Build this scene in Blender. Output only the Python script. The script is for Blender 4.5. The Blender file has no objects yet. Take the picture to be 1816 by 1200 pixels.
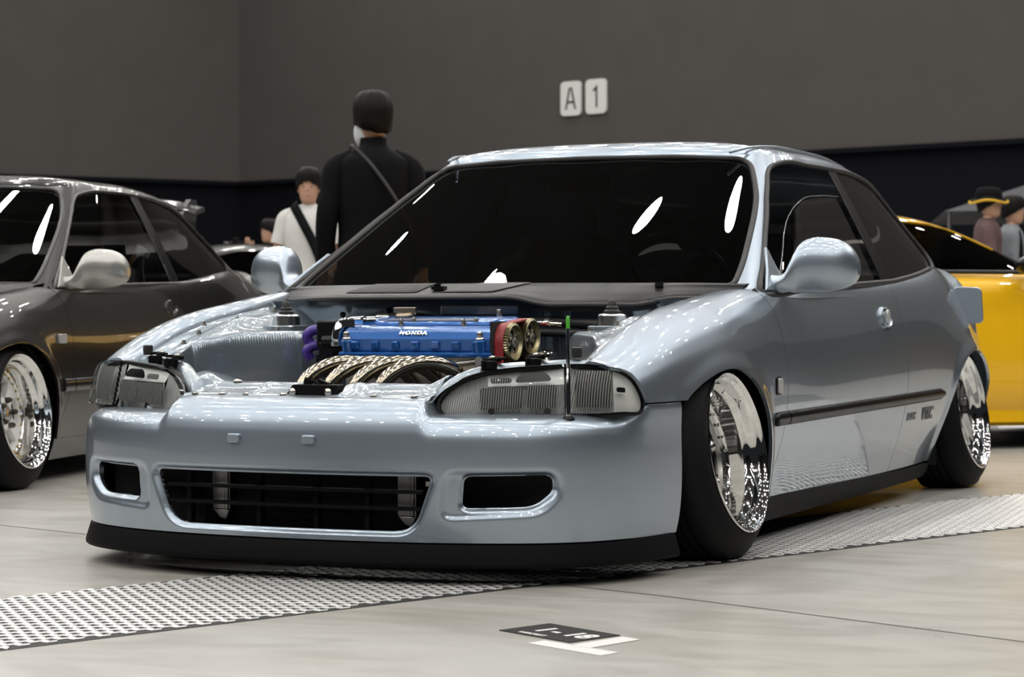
import bpy, bmesh, math, random
import numpy as np
from math import sin, cos, pi, radians, atan2, sqrt, hypot
from mathutils import Matrix, Vector

random.seed(7); np.random.seed(7)
SC = bpy.context.scene
COL = SC.collection

# ------------------------------------------------------------------ camera
cam_d = bpy.data.cameras.new('camera')
cam = bpy.data.objects.new('camera', cam_d); COL.objects.link(cam); SC.camera = cam
cam_d.sensor_width = 36.0; cam_d.lens = 81.165
_r = Vector((-0.42520824, 0.90508856, -0.00355585)); _u = Vector((-0.01444285, -0.00285691, 0.99989162)); _f = Vector((-0.90498031, -0.42521351, -0.01428684))
_m = Matrix((( _r.x, _u.x, -_f.x, 5.62875), (_r.y, _u.y, -_f.y, 2.84451), (_r.z, _u.z, -_f.z, 0.657655), (0, 0, 0, 1)))
cam.matrix_world = _m
cam_d.clip_end = 300
cam_d.dof.use_dof = True; cam_d.dof.focus_distance = 5.75; cam_d.dof.aperture_fstop = 8.5

# ------------------------------------------------------------------ world, exposure
w = bpy.data.worlds.new('world'); SC.world = w; w.use_nodes = True
w.node_tree.nodes['Background'].inputs[0].default_value = (0.55, 0.6, 0.66, 1)
w.node_tree.nodes['Background'].inputs[1].default_value = 0.02
SC.view_settings.view_transform = 'Standard'; SC.view_settings.look = 'None'
SC.view_settings.exposure = 0.25; SC.view_settings.gamma = 1.0; SC.view_settings.use_curve_mapping = False

# ------------------------------------------------------------------ hall lamps (rows of round high-bay lamps under the ceiling)
CEIL = 11.0
LAMP_W = 60.0
_ld = bpy.data.lights.new('high_bay_lamp', 'AREA'); _ld.shape = 'DISK'; _ld.size = 0.30; _ld.energy = LAMP_W
_ld.color = (1.0, 0.968, 0.915)
for _i in range(-5, 7):
    for _j in range(-8, 6):
        _o = bpy.data.objects.new('high_bay_lamp', _ld); COL.objects.link(_o)
        _o.location = (_i * 4.2 - 6.6, _j * 2.5 - 0.2, CEIL - 0.6)

# ------------------------------------------------------------------ materials
def lin(c):
    c = c / 255.0
    return c / 12.92 if c <= 0.04045 else ((c + 0.055) / 1.055) ** 2.4
def rgb(r, g, b): return (lin(r), lin(g), lin(b), 1)
MATS = {}
def mat(name, col, metal=0.0, rough=0.5, coat=0.0, coat_rough=0.03, spec=0.5, emit=0.0, bump=0.0, bscale=200.0, noise=0.0, nscale=4.0, ior=1.5, sheen=0.0):
    if name in MATS: return MATS[name]
    m = bpy.data.materials.new(name); m.use_nodes = True
    nt = m.node_tree; b = nt.nodes['Principled BSDF']
    b.inputs['Base Color'].default_value = col
    b.inputs['Metallic'].default_value = metal; b.inputs['Roughness'].default_value = rough
    b.inputs['Coat Weight'].default_value = coat; b.inputs['Coat Roughness'].default_value = coat_rough
    b.inputs['Specular IOR Level'].default_value = spec; b.inputs['IOR'].default_value = ior
    b.inputs['Sheen Weight'].default_value = sheen
    if emit:
        b.inputs['Emission Color'].default_value = col; b.inputs['Emission Strength'].default_value = emit
    tc = nt.nodes.new('ShaderNodeTexCoord')
    if noise:
        n = nt.nodes.new('ShaderNodeTexNoise'); n.inputs['Scale'].default_value = nscale; n.inputs['Detail'].default_value = 6
        nt.links.new(tc.outputs['Object'], n.inputs['Vector'])
        mx = nt.nodes.new('ShaderNodeMix'); mx.data_type = 'RGBA'
        mx.inputs['A'].default_value = tuple(c * (1 - noise) for c in col[:3]) + (1,)
        mx.inputs['B'].default_value = tuple(min(1, c * (1 + noise)) for c in col[:3]) + (1,)
        nt.links.new(n.outputs['Fac'], mx.inputs['Factor']); nt.links.new(mx.outputs['Result'], b.inputs['Base Color'])
    if bump:
        n = nt.nodes.new('ShaderNodeTexNoise'); n.inputs['Scale'].default_value = bscale; n.inputs['Detail'].default_value = 4
        nt.links.new(tc.outputs['Object'], n.inputs['Vector'])
        bp = nt.nodes.new('ShaderNodeBump'); bp.inputs['Strength'].default_value = bump; bp.inputs['Distance'].default_value = 0.002
        nt.links.new(n.outputs['Fac'], bp.inputs['Height']); nt.links.new(bp.outputs['Normal'], b.inputs['Normal'])
    MATS[name] = m
    return m
def glassmat(name, tint, refl=1.0, rough=0.0, ior=1.5, ribs=None):
    """thin sheet glass: fresnel mirror over a tinted see-through sheet"""
    if name in MATS: return MATS[name]
    m = bpy.data.materials.new(name); m.use_nodes = True; nt = m.node_tree
    for n in list(nt.nodes):
        if n.type != 'OUTPUT_MATERIAL': nt.nodes.remove(n)
    out = [n for n in nt.nodes if n.type == 'OUTPUT_MATERIAL'][0]
    fr = nt.nodes.new('ShaderNodeFresnel'); fr.inputs['IOR'].default_value = ior
    mu = nt.nodes.new('ShaderNodeMath'); mu.operation = 'MULTIPLY'; mu.inputs[1].default_value = refl; mu.use_clamp = True
    tr = nt.nodes.new('ShaderNodeBsdfTransparent'); tr.inputs['Color'].default_value = tint
    gl = nt.nodes.new('ShaderNodeBsdfGlossy'); gl.inputs['Roughness'].default_value = rough
    mx = nt.nodes.new('ShaderNodeMixShader')
    nt.links.new(fr.outputs[0], mu.inputs[0]); nt.links.new(mu.outputs[0], mx.inputs[0])
    nt.links.new(tr.outputs[0], mx.inputs[1]); nt.links.new(gl.outputs[0], mx.inputs[2]); nt.links.new(mx.outputs[0], out.inputs[0])
    if ribs:
        tc = nt.nodes.new('ShaderNodeTexCoord'); wv = nt.nodes.new('ShaderNodeTexWave'); wv.inputs['Scale'].default_value = ribs
        wv.bands_direction = 'Y'; nt.links.new(tc.outputs['Object'], wv.inputs['Vector'])
        bp = nt.nodes.new('ShaderNodeBump'); bp.inputs['Strength'].default_value = 0.5; bp.inputs['Distance'].default_value = 0.002
        nt.links.new(wv.outputs['Fac'], bp.inputs['Height']); nt.links.new(bp.outputs['Normal'], gl.inputs['Normal']); nt.links.new(bp.outputs['Normal'], fr.inputs['Normal'])
    MATS[name] = m
    return m

def paint(name, col, metal=0.75, rough=0.38):
    if name in MATS: return MATS[name]
    m = mat(name, col, metal, rough, coat=1.0, coat_rough=0.02)
    nt = m.node_tree; b = nt.nodes['Principled BSDF']; tc = nt.nodes.new('ShaderNodeTexCoord')
    n = nt.nodes.new('ShaderNodeTexNoise'); n.inputs['Scale'].default_value = 900; n.inputs['Detail'].default_value = 2
    nt.links.new(tc.outputs['Object'], n.inputs['Vector'])
    mr = nt.nodes.new('ShaderNodeMapRange'); mr.inputs['To Min'].default_value = rough - 0.02; mr.inputs['To Max'].default_value = rough + 0.02
    nt.links.new(n.outputs['Fac'], mr.inputs['Value']); nt.links.new(mr.outputs['Result'], b.inputs['Roughness'])
    return m

M_PAINT = paint('silver_blue_paint', (0.352, 0.415, 0.488, 1), 0.85, 0.32)
M_PAINT2 = paint('dark_grey_paint', (0.026, 0.026, 0.027, 1), 0.6, 0.28)
M_YELLOW = mat('yellow_paint', (0.85, 0.47, 0.0, 1), 0.0, 0.35, coat=1.0, coat_rough=0.03)
M_BLACKPAINT = mat('black_paint', (0.006, 0.006, 0.007, 1), 0.0, 0.3, coat=1.0)
M_RUBBER = mat('black_rubber', (0.010, 0.010, 0.011, 1), 0, 0.55, bump=0.15, bscale=300)
M_TIRE = mat('tire_rubber', (0.004, 0.004, 0.005, 1), 0, 0.6, bump=0.1, bscale=150, spec=0.15)
M_TRIM = mat('satin_black_plastic', (0.004, 0.004, 0.005, 1), 0, 0.26, spec=0.2)
M_PLASTIC = mat('black_plastic', (0.0045, 0.0045, 0.005, 1), 0, 0.55, bump=0.1, bscale=500, spec=0.08)
M_COWL = mat('cowl_plastic', (0.009, 0.009, 0.010, 1), 0, 0.38, bump=0.08, bscale=700, spec=0.2)
M_DARK = mat('dark_cavity', (0.004, 0.004, 0.005, 1), 0, 0.8)
M_CHROME = mat('polished_chrome', (0.86, 0.86, 0.85, 1), 1, 0.05)
M_SILVER = mat('brushed_silver', (0.62, 0.62, 0.61, 1), 1, 0.22)
M_ALU = mat('cast_aluminium', (0.40, 0.40, 0.39, 1), 1, 0.42, bump=0.3, bscale=260)
M_STEEL = mat('steel_bolt', (0.55, 0.53, 0.5, 1), 1, 0.25)
M_HEADER = mat('straw_steel_pipe', (0.44, 0.385, 0.30, 1), 1, 0.13)
M_BLUE = mat('blue_crackle', (0.012, 0.10, 0.36, 1), 0.35, 0.22, coat=0.8, bump=0.1, bscale=180)
M_RED = mat('red_belt', (0.23, 0.012, 0.016, 1), 0, 0.5)
M_GEAR = mat('olive_anodised', (0.36, 0.32, 0.20, 1), 1, 0.30)
M_PURPLE = mat('purple_silicone', (0.06, 0.03, 0.25, 1), 0, 0.4)
M_GREEN = mat('green_tip', (0.05, 0.32, 0.02, 1), 0, 0.4)
M_WHITE = mat('white_enamel', (0.75, 0.75, 0.72, 1), 0, 0.3, coat=0.6)
M_DECAL = mat('grey_decal', (0.16, 0.165, 0.17, 1), 0.3, 0.5)
M_SEAT = mat('dark_seat_cloth', (0.010, 0.010, 0.011, 1), 0, 0.85)
M_WS = glassmat('windscreen_glass', (0.10, 0.105, 0.105, 1), 1.25, 0.0)
M_GLASS = glassmat('side_glass', (0.62, 0.63, 0.62, 1), 1.0)
M_TINT = glassmat('tinted_glass', (0.27, 0.27, 0.275, 1), 1.0)
M_LENS = glassmat('lamp_lens', (0.90, 0.91, 0.91, 1), 1.0, 0.02, ribs=None)
M_MIRROR = mat('mirror_glass', (0.8, 0.8, 0.8, 1), 1, 0.02)

# ------------------------------------------------------------------ object helpers
def tag(o, label=None, cat=None, group=None, kind=None):
    if label: o['label'] = label
    if cat: o['category'] = cat
    if group: o['group'] = group
    if kind: o['kind'] = kind
    return o
def empty(name, loc=(0, 0, 0), rz=0.0, parent=None):
    o = bpy.data.objects.new(name, None); COL.objects.link(o)
    o.location = loc; o.rotation_euler = (0, 0, rz); o.empty_display_size = 0.1
    if parent: o.parent = parent
    return o

def mk(name, v, f, m, parent=None, smooth=True, ang=38, solid=0.0, bevel=0.0, ref=None, subd=0):
    """one mesh object from arrays; ref = a point inside, faces are turned away from it"""
    v = np.asarray(v, float); f = [tuple(int(i) for i in q) for q in f]
    if ref is not None or solid:
        fn = np.zeros((len(f), 3)); fc = np.zeros((len(f), 3)); ln = np.array([len(q) for q in f]); by = {}
        for n_ in np.unique(ln):
            ix = np.nonzero(ln == n_)[0]; Q = np.array([f[k] for k in ix]); P = v[Q]; c = P.mean(1, keepdims=True); by[n_] = (ix, Q)
            fc[ix] = c[:, 0]; fn[ix] = np.cross(P - c, np.roll(P, -1, 1) - c).sum(1)
        if ref is not None and ((fc - np.array(ref)) * fn).sum() < 0:
            f = [q[::-1] for q in f]; fn = -fn
    if solid:
        vn = np.zeros_like(v)
        ar = np.linalg.norm(fn, axis=1)[:, None] + 1e-12
        for ix, Q in by.values():
            for c in range(Q.shape[1]): np.add.at(vn, Q[:, c], fn[ix] / ar[ix]**.5)
        vn /= np.linalg.norm(vn, axis=1)[:, None] + 1e-12
        nv = len(v); cnt = {}
        for q in f:
            for a, b in zip(q, q[1:] + q[:1]): cnt[(a, b)] = 1
        rim = [(b, a, a + nv, b + nv) for a, b in cnt if (b, a) not in cnt]
        f = f + [tuple(i + nv for i in q[::-1]) for q in f] + rim
        v = np.concatenate([v, v - vn * solid])
    me = bpy.data.meshes.new(name)
    me.from_pydata([tuple(p) for p in v], [], f)
    me.materials.append(m)
    if smooth:
        me.polygons.foreach_set('use_smooth', [True] * len(me.polygons))
        if ang < 180: me.set_sharp_from_angle(angle=radians(ang))
    me.update()
    o = bpy.data.objects.new(name, me); COL.objects.link(o)
    if parent: o.parent = parent
    if bevel:
        md = o.modifiers.new('bevel', 'BEVEL'); md.width = bevel; md.segments = 2; md.limit_method = 'ANGLE'; md.angle_limit = radians(40)
        md.harden_normals = False
    if subd:
        md = o.modifiers.new('subd', 'SUBSURF'); md.levels = subd; md.render_levels = subd
    return o

class MB:
    """collects shapes into one mesh"""
    def __init__(s): s.v = []; s.f = []
    def add(s, v, f):
        n = len(s.v); s.v += [tuple(p) for p in v]; s.f += [tuple(i + n for i in q) for q in f]; return s
    def box(s, c, d, rot=None):
        x, y, z = (k / 2 for k in d)
        p = np.array([(a, b, e) for e in (-z, z) for a, b in ((-x, -y), (x, -y), (x, y), (-x, y))])
        if rot is not None: p = p @ np.array(rot).T
        p = p + np.array(c)
        return s.add(p, [(3, 2, 1, 0), (4, 5, 6, 7), (0, 1, 5, 4), (1, 2, 6, 5), (2, 3, 7, 6), (3, 0, 4, 7)])
    def tube(s, path, r, n=12, caps=True):
        v, f = tube(path, r, n, caps); return s.add(v, f)
    def lathe(s, prof, n=48, c=(0, 0, 0), axis='y', close=False):
        v, f = lathe(prof, n, axis, close); return s.add(np.array(v) + np.array(c), f)
    def cyl(s, a, b, r, n=16, r2=None):
        return s.tube([a, b], [r, r2 if r2 is not None else r], n)
    def prism(s, poly, frame, t0, t1):
        """poly (a,b) in the plane of frame=(origin, A, B); extruded along A x B from t0 to t1"""
        o, A, B = (np.array(k, float) for k in frame); N = np.cross(A, B); N /= np.linalg.norm(N)
        n = len(poly)
        p = [o + a * A + b * B + t0 * N for a, b in poly] + [o + a * A + b * B + t1 * N for a, b in poly]
        f = [tuple(range(n - 1, -1, -1)), tuple(range(n, 2 * n))] + [(i, (i + 1) % n, n + (i + 1) % n, n + i) for i in range(n)]
        return s.add(p, f)
    def obj(s, name, m, parent=None, **k): return mk(name, s.v, s.f, m, parent, **k)

def hs(P, n, t=None, closed=False):
    """cubic spline through the rows of P, sampled n times (n may be an array of params 0..1)"""
    P = np.asarray(P, float)
    if closed: P = np.concatenate([P[-2:], P, P[:3]])
    k = len(P)
    if t is None:
        d = np.linalg.norm(np.diff(P.reshape(k, -1), axis=0), axis=1); d = np.maximum(d, 1e-6)
        t = np.concatenate([[0], np.cumsum(d)])
    t = np.asarray(t, float); h = np.diff(t)
    sl = np.diff(P, axis=0) / h.reshape((-1,) + (1,) * (P.ndim - 1))
    m = np.empty_like(P); m[0] = sl[0]; m[-1] = sl[-1]
    hh = h.reshape((-1,) + (1,) * (P.ndim - 1))
    m[1:-1] = (sl[:-1] * hh[1:] + sl[1:] * hh[:-1]) / (hh[1:] + hh[:-1])
    lo, hi = (t[2], t[k - 3]) if closed else (t[0], t[-1])
    if np.isscalar(n):
        ts = lo + (hi - lo) * (np.arange(n) / n if closed else np.linspace(0, 1, n))
    else: ts = lo + (hi - lo) * np.asarray(n, float)
    i = np.clip(np.searchsorted(t, ts, side='right') - 1, 0, k - 2)
    s = (ts - t[i]) / h[i]
    sh = (-1,) + (1,) * (P.ndim - 1)
    s = s.reshape(sh); H = h[i].reshape(sh)
    return (2 * s**3 - 3 * s**2 + 1) * P[i] + (s**3 - 2 * s**2 + s) * H * m[i] + (-2 * s**3 + 3 * s**2) * P[i + 1] + (s**3 - s**2) * H * m[i + 1]

def surf(ctrl, nu, nv):
    """bicubic surface through a control net"""
    C = np.asarray(ctrl, float)
    du = np.linalg.norm(np.diff(C[..., :3], axis=0), axis=2).mean(1); dv = np.linalg.norm(np.diff(C[..., :3], axis=1), axis=2).mean(0)
    tu = np.concatenate([[0], np.cumsum(np.maximum(du, 1e-5))]); tv = np.concatenate([[0], np.cumsum(np.maximum(dv, 1e-5))])
    A = hs(C, nu, tu); B = hs(np.swapaxes(A, 0, 1), nv, tv)
    return np.swapaxes(B, 0, 1)

def gridfaces(nu, nv, cu=False, cv=False):
    f = []
    for i in range(nu if cu else nu - 1):
        for j in range(nv if cv else nv - 1):
            i2 = (i + 1) % nu; j2 = (j + 1) % nv
            f.append((i * nv + j, i2 * nv + j, i2 * nv + j2, i * nv + j2))
    return f

def trim(G, fields):
    """grid surface cut along the zero lines of the fields (kept where every field > 0)"""
    nu, nv = G.shape[:2]
    V = [tuple(p) for p in G.reshape(-1, 3)]
    F = [list(np.asarray(a, float).reshape(-1)) for a in fields]
    neg = np.zeros(nu * nv, bool)
    faces = gridfaces(nu, nv); cache = {}
    for k in range(len(F)):
        out = []; fk = F[k]
        for q in faces:
            sgn = [fk[i] > 0 for i in q]
            if all(sgn): out.append(q); continue
            if not any(sgn): continue
            p = []
            n = len(q)
            for a in range(n):
                i, j = q[a], q[(a + 1) % n]
                if fk[i] > 0: p.append(i)
                if (fk[i] > 0) != (fk[j] > 0):
                    key = (min(i, j), max(i, j))
                    if key not in cache:
                        s = fk[i] / (fk[i] - fk[j]); vi, vj = V[i], V[j]
                        V.append(tuple(vi[c] + s * (vj[c] - vi[c]) for c in range(3)))
                        for g in F: g.append(g[i] + s * (g[j] - g[i]))
                        fk[-1] = 0.0; cache[key] = len(V) - 1
                    p.append(cache[key])
            if len(p) >= 3: out.append(tuple(p))
        faces = out; cache = {}
    used = sorted({i for q in faces for i in q}); mp = {i: n for n, i in enumerate(used)}
    return np.array([V[i] for i in used]).reshape(-1, 3), [tuple(mp[i] for i in q) for q in faces]

def psd(X, Z, poly):
    """signed distance to a closed 2-D outline, positive outside"""
    poly = np.asarray(poly, float); x = np.asarray(X, float).reshape(-1, 1); z = np.asarray(Z, float).reshape(-1, 1)
    a = poly; b = np.roll(poly, -1, 0); e = b - a
    wx = x - a[:, 0]; wz = z - a[:, 1]
    t = np.clip((wx * e[:, 0] + wz * e[:, 1]) / np.maximum((e**2).sum(1), 1e-12), 0, 1)
    d = np.sqrt(((wx - t * e[:, 0])**2 + (wz - t * e[:, 1])**2).min(1))
    c = (a[:, 1] > z) != (b[:, 1] > z)
    with np.errstate(divide='ignore', invalid='ignore'):
        xi = a[:, 0] + (z - a[:, 1]) * e[:, 0] / np.where(e[:, 1] == 0, 1e-12, e[:, 1])
    ins = ((c & (x < xi)).sum(1) % 2) == 1
    return (np.where(ins, -d, d)).reshape(np.asarray(X).shape)

def spoly(pts, n=90): return hs(np.array(pts, float), n, closed=True)
def rpoly(pts, r, seg=5):
    """polygon with rounded corners"""
    pts = [np.array(p, float) for p in pts]; out = []; n = len(pts)
    for i in range(n):
        p, a, b = pts[i], pts[i - 1], pts[(i + 1) % n]
        rr = r[i] if hasattr(r, '__len__') else r
        u = (a - p); w_ = (b - p); lu, lw = np.linalg.norm(u), np.linalg.norm(w_); u /= lu; w_ /= lw
        k = min(rr, lu * 0.48, lw * 0.48)
        s, e = p + u * k, p + w_ * k
        for j in range(seg + 1):
            t = j / seg; out.append((1 - t)**2 * s + 2 * t * (1 - t) * p + t * t * e)
    return np.array(out)

def tube(path, r, n=12, caps=True, closed=False):
    P = np.asarray(path, float); k = len(P)
    R = np.full(k, r, float) if np.isscalar(r) else np.asarray(r, float)
    if closed: T = np.roll(P, -1, 0) - np.roll(P, 1, 0)
    else:
        T = np.empty_like(P); T[1:-1] = P[2:] - P[:-2] if k > 2 else T[1:-1]; T[0] = P[1] - P[0]; T[-1] = P[-1] - P[-2]
    T /= np.linalg.norm(T, axis=1)[:, None] + 1e-12
    up = np.array([0, 0, 1.0]) if abs(T[0][2]) < 0.9 else np.array([1.0, 0, 0])
    N = np.cross(T[0], up); N /= np.linalg.norm(N); v = []
    for i in range(k):
        N = N - T[i] * N.dot(T[i]); N /= np.linalg.norm(N) + 1e-12; B = np.cross(T[i], N)
        for j in range(n):
            a = 2 * pi * j / n; v.append(P[i] + R[i] * (cos(a) * N + sin(a) * B))
    f = gridfaces(k, n, cu=closed, cv=True)
    if caps and not closed: f += [tuple(range(n)), tuple((k - 1) * n + j for j in range(n - 1, -1, -1))]
    return v, [tuple(reversed(q)) for q in f]

def lathe(prof, n=48, axis='y', close=False):
    """prof: (radius, along axis) pairs, turned about the axis"""
    v = []; k = len(prof)
    for r, h in prof:
        for j in range(n):
            a = 2 * pi * j / n
            v.append({'y': (r * sin(a), h, r * cos(a)), 'z': (r * cos(a), r * sin(a), h), 'x': (h, r * cos(a), r * sin(a))}[axis])
    f = gridfaces(k, n, cu=close, cv=True)
    return v, f

def sm(t): t = np.clip(t, 0, 1); return t * t * (3 - 2 * t)

def text_mesh(body, size, depth=0.002, bold=0.0, space=1.0, shear=0.0):
    """lettering as plain arrays in the xy plane, centred"""
    cu = bpy.data.curves.new('lettering', 'FONT'); cu.body = body; cu.size = size; cu.extrude = depth; cu.offset = bold
    cu.align_x = 'CENTER'; cu.align_y = 'CENTER'; cu.resolution_u = 3; cu.space_character = space; cu.shear = shear
    o = bpy.data.objects.new('lettering', cu); COL.objects.link(o)
    bpy.context.view_layer.update()
    me = bpy.data.meshes.new_from_object(o.evaluated_get(bpy.context.evaluated_depsgraph_get()))
    v = np.array([tuple(p.co) for p in me.vertices]); f = [tuple(p.vertices) for p in me.polygons]
    bpy.data.objects.remove(o); bpy.data.curves.remove(cu); bpy.data.meshes.remove(me)
    return v, f
def lettering(name, body, size, org, A, B, m, parent, depth=0.002, bold=0.0, space=1.0, shear=0.0):
    v, f = text_mesh(body, size, depth, bold, space, shear)
    A = np.array(A, float); B = np.array(B, float); N = np.cross(A, B)
    return mk(name, np.array(org) + v[:, :1] * A + v[:, 1:2] * B + v[:, 2:3] * N, f, m, parent, smooth=False)
def flipy(v): v = np.array(v, float); v[:, 1] *= -1; return v
# ------------------------------------------------------------------ the hall
def floor_mat():
    m = bpy.data.materials.new('polished_concrete'); m.use_nodes = True; nt = m.node_tree; b = nt.nodes['Principled BSDF']
    L = nt.links.new; tc = nt.nodes.new('ShaderNodeTexCoord')
    def noise(s, d=6, dist=0.0, sc=(1, 1, 1)):
        mp = nt.nodes.new('ShaderNodeMapping'); mp.inputs['Scale'].default_value = sc; L(tc.outputs['Object'], mp.inputs['Vector'])
        n = nt.nodes.new('ShaderNodeTexNoise'); n.inputs['Scale'].default_value = s; n.inputs['Detail'].default_value = d; n.inputs['Distortion'].default_value = dist
        L(mp.outputs['Vector'], n.inputs['Vector']); return n.outputs['Fac']
    r1 = nt.nodes.new('ShaderNodeValToRGB'); L(noise(0.7, 8, 1.2), r1.inputs['Fac'])
    e = r1.color_ramp.elements; e[0].position = 0.3; e[0].color = (0.33, 0.315, 0.285, 1); e[1].position = 0.7; e[1].color = (0.42, 0.42, 0.41, 1)
    r2 = nt.nodes.new('ShaderNodeValToRGB'); L(noise(5, 8, 2.0, (1, 0.35, 1)), r2.inputs['Fac'])
    e = r2.color_ramp.elements; e[0].position = 0.36; e[0].color = (0.80, 0.79, 0.77, 1); e[1].position = 0.6; e[1].color = (1.04, 1.04, 1.04, 1)
    mx = nt.nodes.new('ShaderNodeMix'); mx.data_type = 'RGBA'; mx.blend_type = 'MULTIPLY'; mx.inputs['Factor'].default_value = 0.8
    L(r1.outputs['Color'], mx.inputs['A']); L(r2.outputs['Color'], mx.inputs['B']); L(mx.outputs['Result'], b.inputs['Base Color'])
    mr = nt.nodes.new('ShaderNodeMapRange'); mr.inputs['To Min'].default_value = 0.22; mr.inputs['To Max'].default_value = 0.42
    L(noise(2.2, 5), mr.inputs['Value']); L(mr.outputs['Result'], b.inputs['Roughness'])
    bp = nt.nodes.new('ShaderNodeBump'); bp.inputs['Strength'].default_value = 0.08; bp.inputs['Distance'].default_value = 0.004
    L(noise(26, 4), bp.inputs['Height']); L(bp.outputs['Normal'], b.inputs['Normal'])
    b.inputs['Specular IOR Level'].default_value = 0.45
    return m
M_FLOOR = floor_mat()
fl = MB().add([(-45, -35, 0), (25, -35, 0), (25, 35, 0), (-45, 35, 0)], [(0, 1, 2, 3)]).obj('floor', M_FLOOR, smooth=False)
tag(fl, 'polished grey concrete hall floor with stains and thin joints', kind='structure')
# sawn joints in the slab
M_JOINT = mat('joint_filler', (0.12, 0.115, 0.11, 1), 0, 0.7)
for a, b_ in (((.62, .47), (.767, .927)), ((.767, .927), (1.45, 2.55)), ((-1.02, -4.6), (.13, -1.07))):
    a = np.array(a); b_ = np.array(b_); d = (b_ - a) / np.linalg.norm(b_ - a); n_ = np.array((-d[1], d[0])) * 0.0022
    a0 = a - d * 0.0; b0 = b_ + d * 0.0
    q = [a0 - n_, b0 - n_, b0 + n_, a0 + n_]
    mk('floor_joint', [(p[0], p[1], 0.0006) for p in q] + [(p[0], p[1], 0.0012) for p in q],
       [(4, 5, 6, 7), (0, 1, 5, 4), (1, 2, 6, 5), (2, 3, 7, 6), (3, 0, 4, 7)], M_JOINT, fl, smooth=False)

M_WALL = mat('grey_acoustic_wall', (0.074, 0.069, 0.066, 1), 0, 0.85, spec=0.1, bump=0.3, bscale=60, noise=0.10, nscale=1.5)
M_BLACKWALL = mat('black_lower_wall', (0.0045, 0.005, 0.008, 1), 0, 0.9, spec=0.1)
M_CEIL = mat('dark_ceiling', (0.05, 0.05, 0.052, 1), 0, 0.9)
K0 = np.array((-31.48, -20.23)); dB = np.array((0.2685, 0.9633)); dL = np.array((0.878, -0.478))
def wall(name, p, d, ln, lab, out):
    q = p + d * ln; n_ = np.array((-d[1], d[0])) * out * 0.3
    def slab(z0, z1, off):
        o_ = n_ * off
        P = [(*(p + o_), z0), (*(q + o_), z0), (*(q + n_ * 2), z0), (*(p + n_ * 2), z0)]
        return [(*k[:2], z) for z in (z0, z1) for k in P]
    F = [(3, 2, 1, 0), (4, 5, 6, 7), (0, 1, 5, 4), (1, 2, 6, 5), (2, 3, 7, 6), (3, 0, 4, 7)]
    o = mk(name, slab(3.0, CEIL + 0.5, 0.0), F, M_WALL, smooth=False); tag(o, lab, kind='structure')
    p = p - d * 2.5
    mk('black_lower_wall', slab(0.0, 3.0, 0.35), F, M_BLACKWALL, o, smooth=False)
    mk('ledge_trim', slab(2.93, 3.0, -0.12), F, M_BLACKWALL, o, smooth=False)
    return o
wb = wall('wall_back', K0, dB, 55, 'grey acoustic back wall above a black lower wall', 1)
wl = wall('wall_left', K0, dL, 40, 'grey acoustic side wall above a black lower wall', -1)
ce = MB().box((-10, 0, CEIL + 0.6), (75, 75, 0.2)).obj('ceiling', M_CEIL, smooth=False); tag(ce, 'dark hall ceiling carrying rows of round lamps', kind='structure')

# wall plates A and 1
M_SIGN = mat('white_sign', (0.62, 0.62, 0.61, 1), 0, 0.5); M_INK = mat('sign_ink', (0.015, 0.015, 0.02, 1), 0, 0.5)
def on_wall(s, z, off=0.0):
    p = K0 + dB * s + np.array((dB[1], -dB[0])) * off
    return np.array((p[0], p[1], z))
def wall_sign(ch, s, z, wd, ht):
    o_ = on_wall(s, z, 0.03); A = np.array((dB[0], dB[1], 0)); B = np.array((0, 0, 1.0)); N = np.cross(A, B)
    t = empty('wall_sign', tuple(on_wall(s, z - ht / 2, 0)))
    r_ = rpoly([(-wd / 2, -ht / 2), (wd / 2, -ht / 2), (wd / 2, ht / 2), (-wd / 2, ht / 2)], 0.09, 6)
    base = np.array(t.location)
    MB().prism(r_, (o_ - base, A, B), -0.02, 0.02).obj('plate', M_SIGN, t, smooth=False)
    if ch == 'A':
        w_, h_, k = 0.20, 0.36, 0.034
        pl = [((-w_ / 2, -h_ / 2), (-k * .5, h_ / 2)), ((w_ / 2, -h_ / 2), (k * .5, h_ / 2)), ((-w_ * .31, -h_ * .17), (w_ * .31, -h_ * .17))]
        mb = MB()
        for i, (a, b_) in enumerate(pl):
            a = np.array(a); b_ = np.array(b_); d = (b_ - a) / np.linalg.norm(b_ - a); n_ = np.array((-d[1], d[0])) * k / 2
            mb.prism([a - n_, b_ - n_, b_ + n_, a + n_], (o_ - base, A, B), 0.021, 0.024 + i * 0.0005)
        mb.obj('letter', M_INK, t, smooth=False)
    else:
        mb = MB(); mb.prism([(0.0, -.18), (.036, -.18), (.036, .18), (.012, .18), (0.0, .155)], (o_ - base, A, B), 0.021, 0.024)
        mb.prism([(0.0, .155), (-.06, .105), (-.06, .085), (0.0, .10)], (o_ - base, A, B), 0.021, 0.0243)
        mb.obj('numeral', M_INK, t, smooth=False)
    return t
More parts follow.
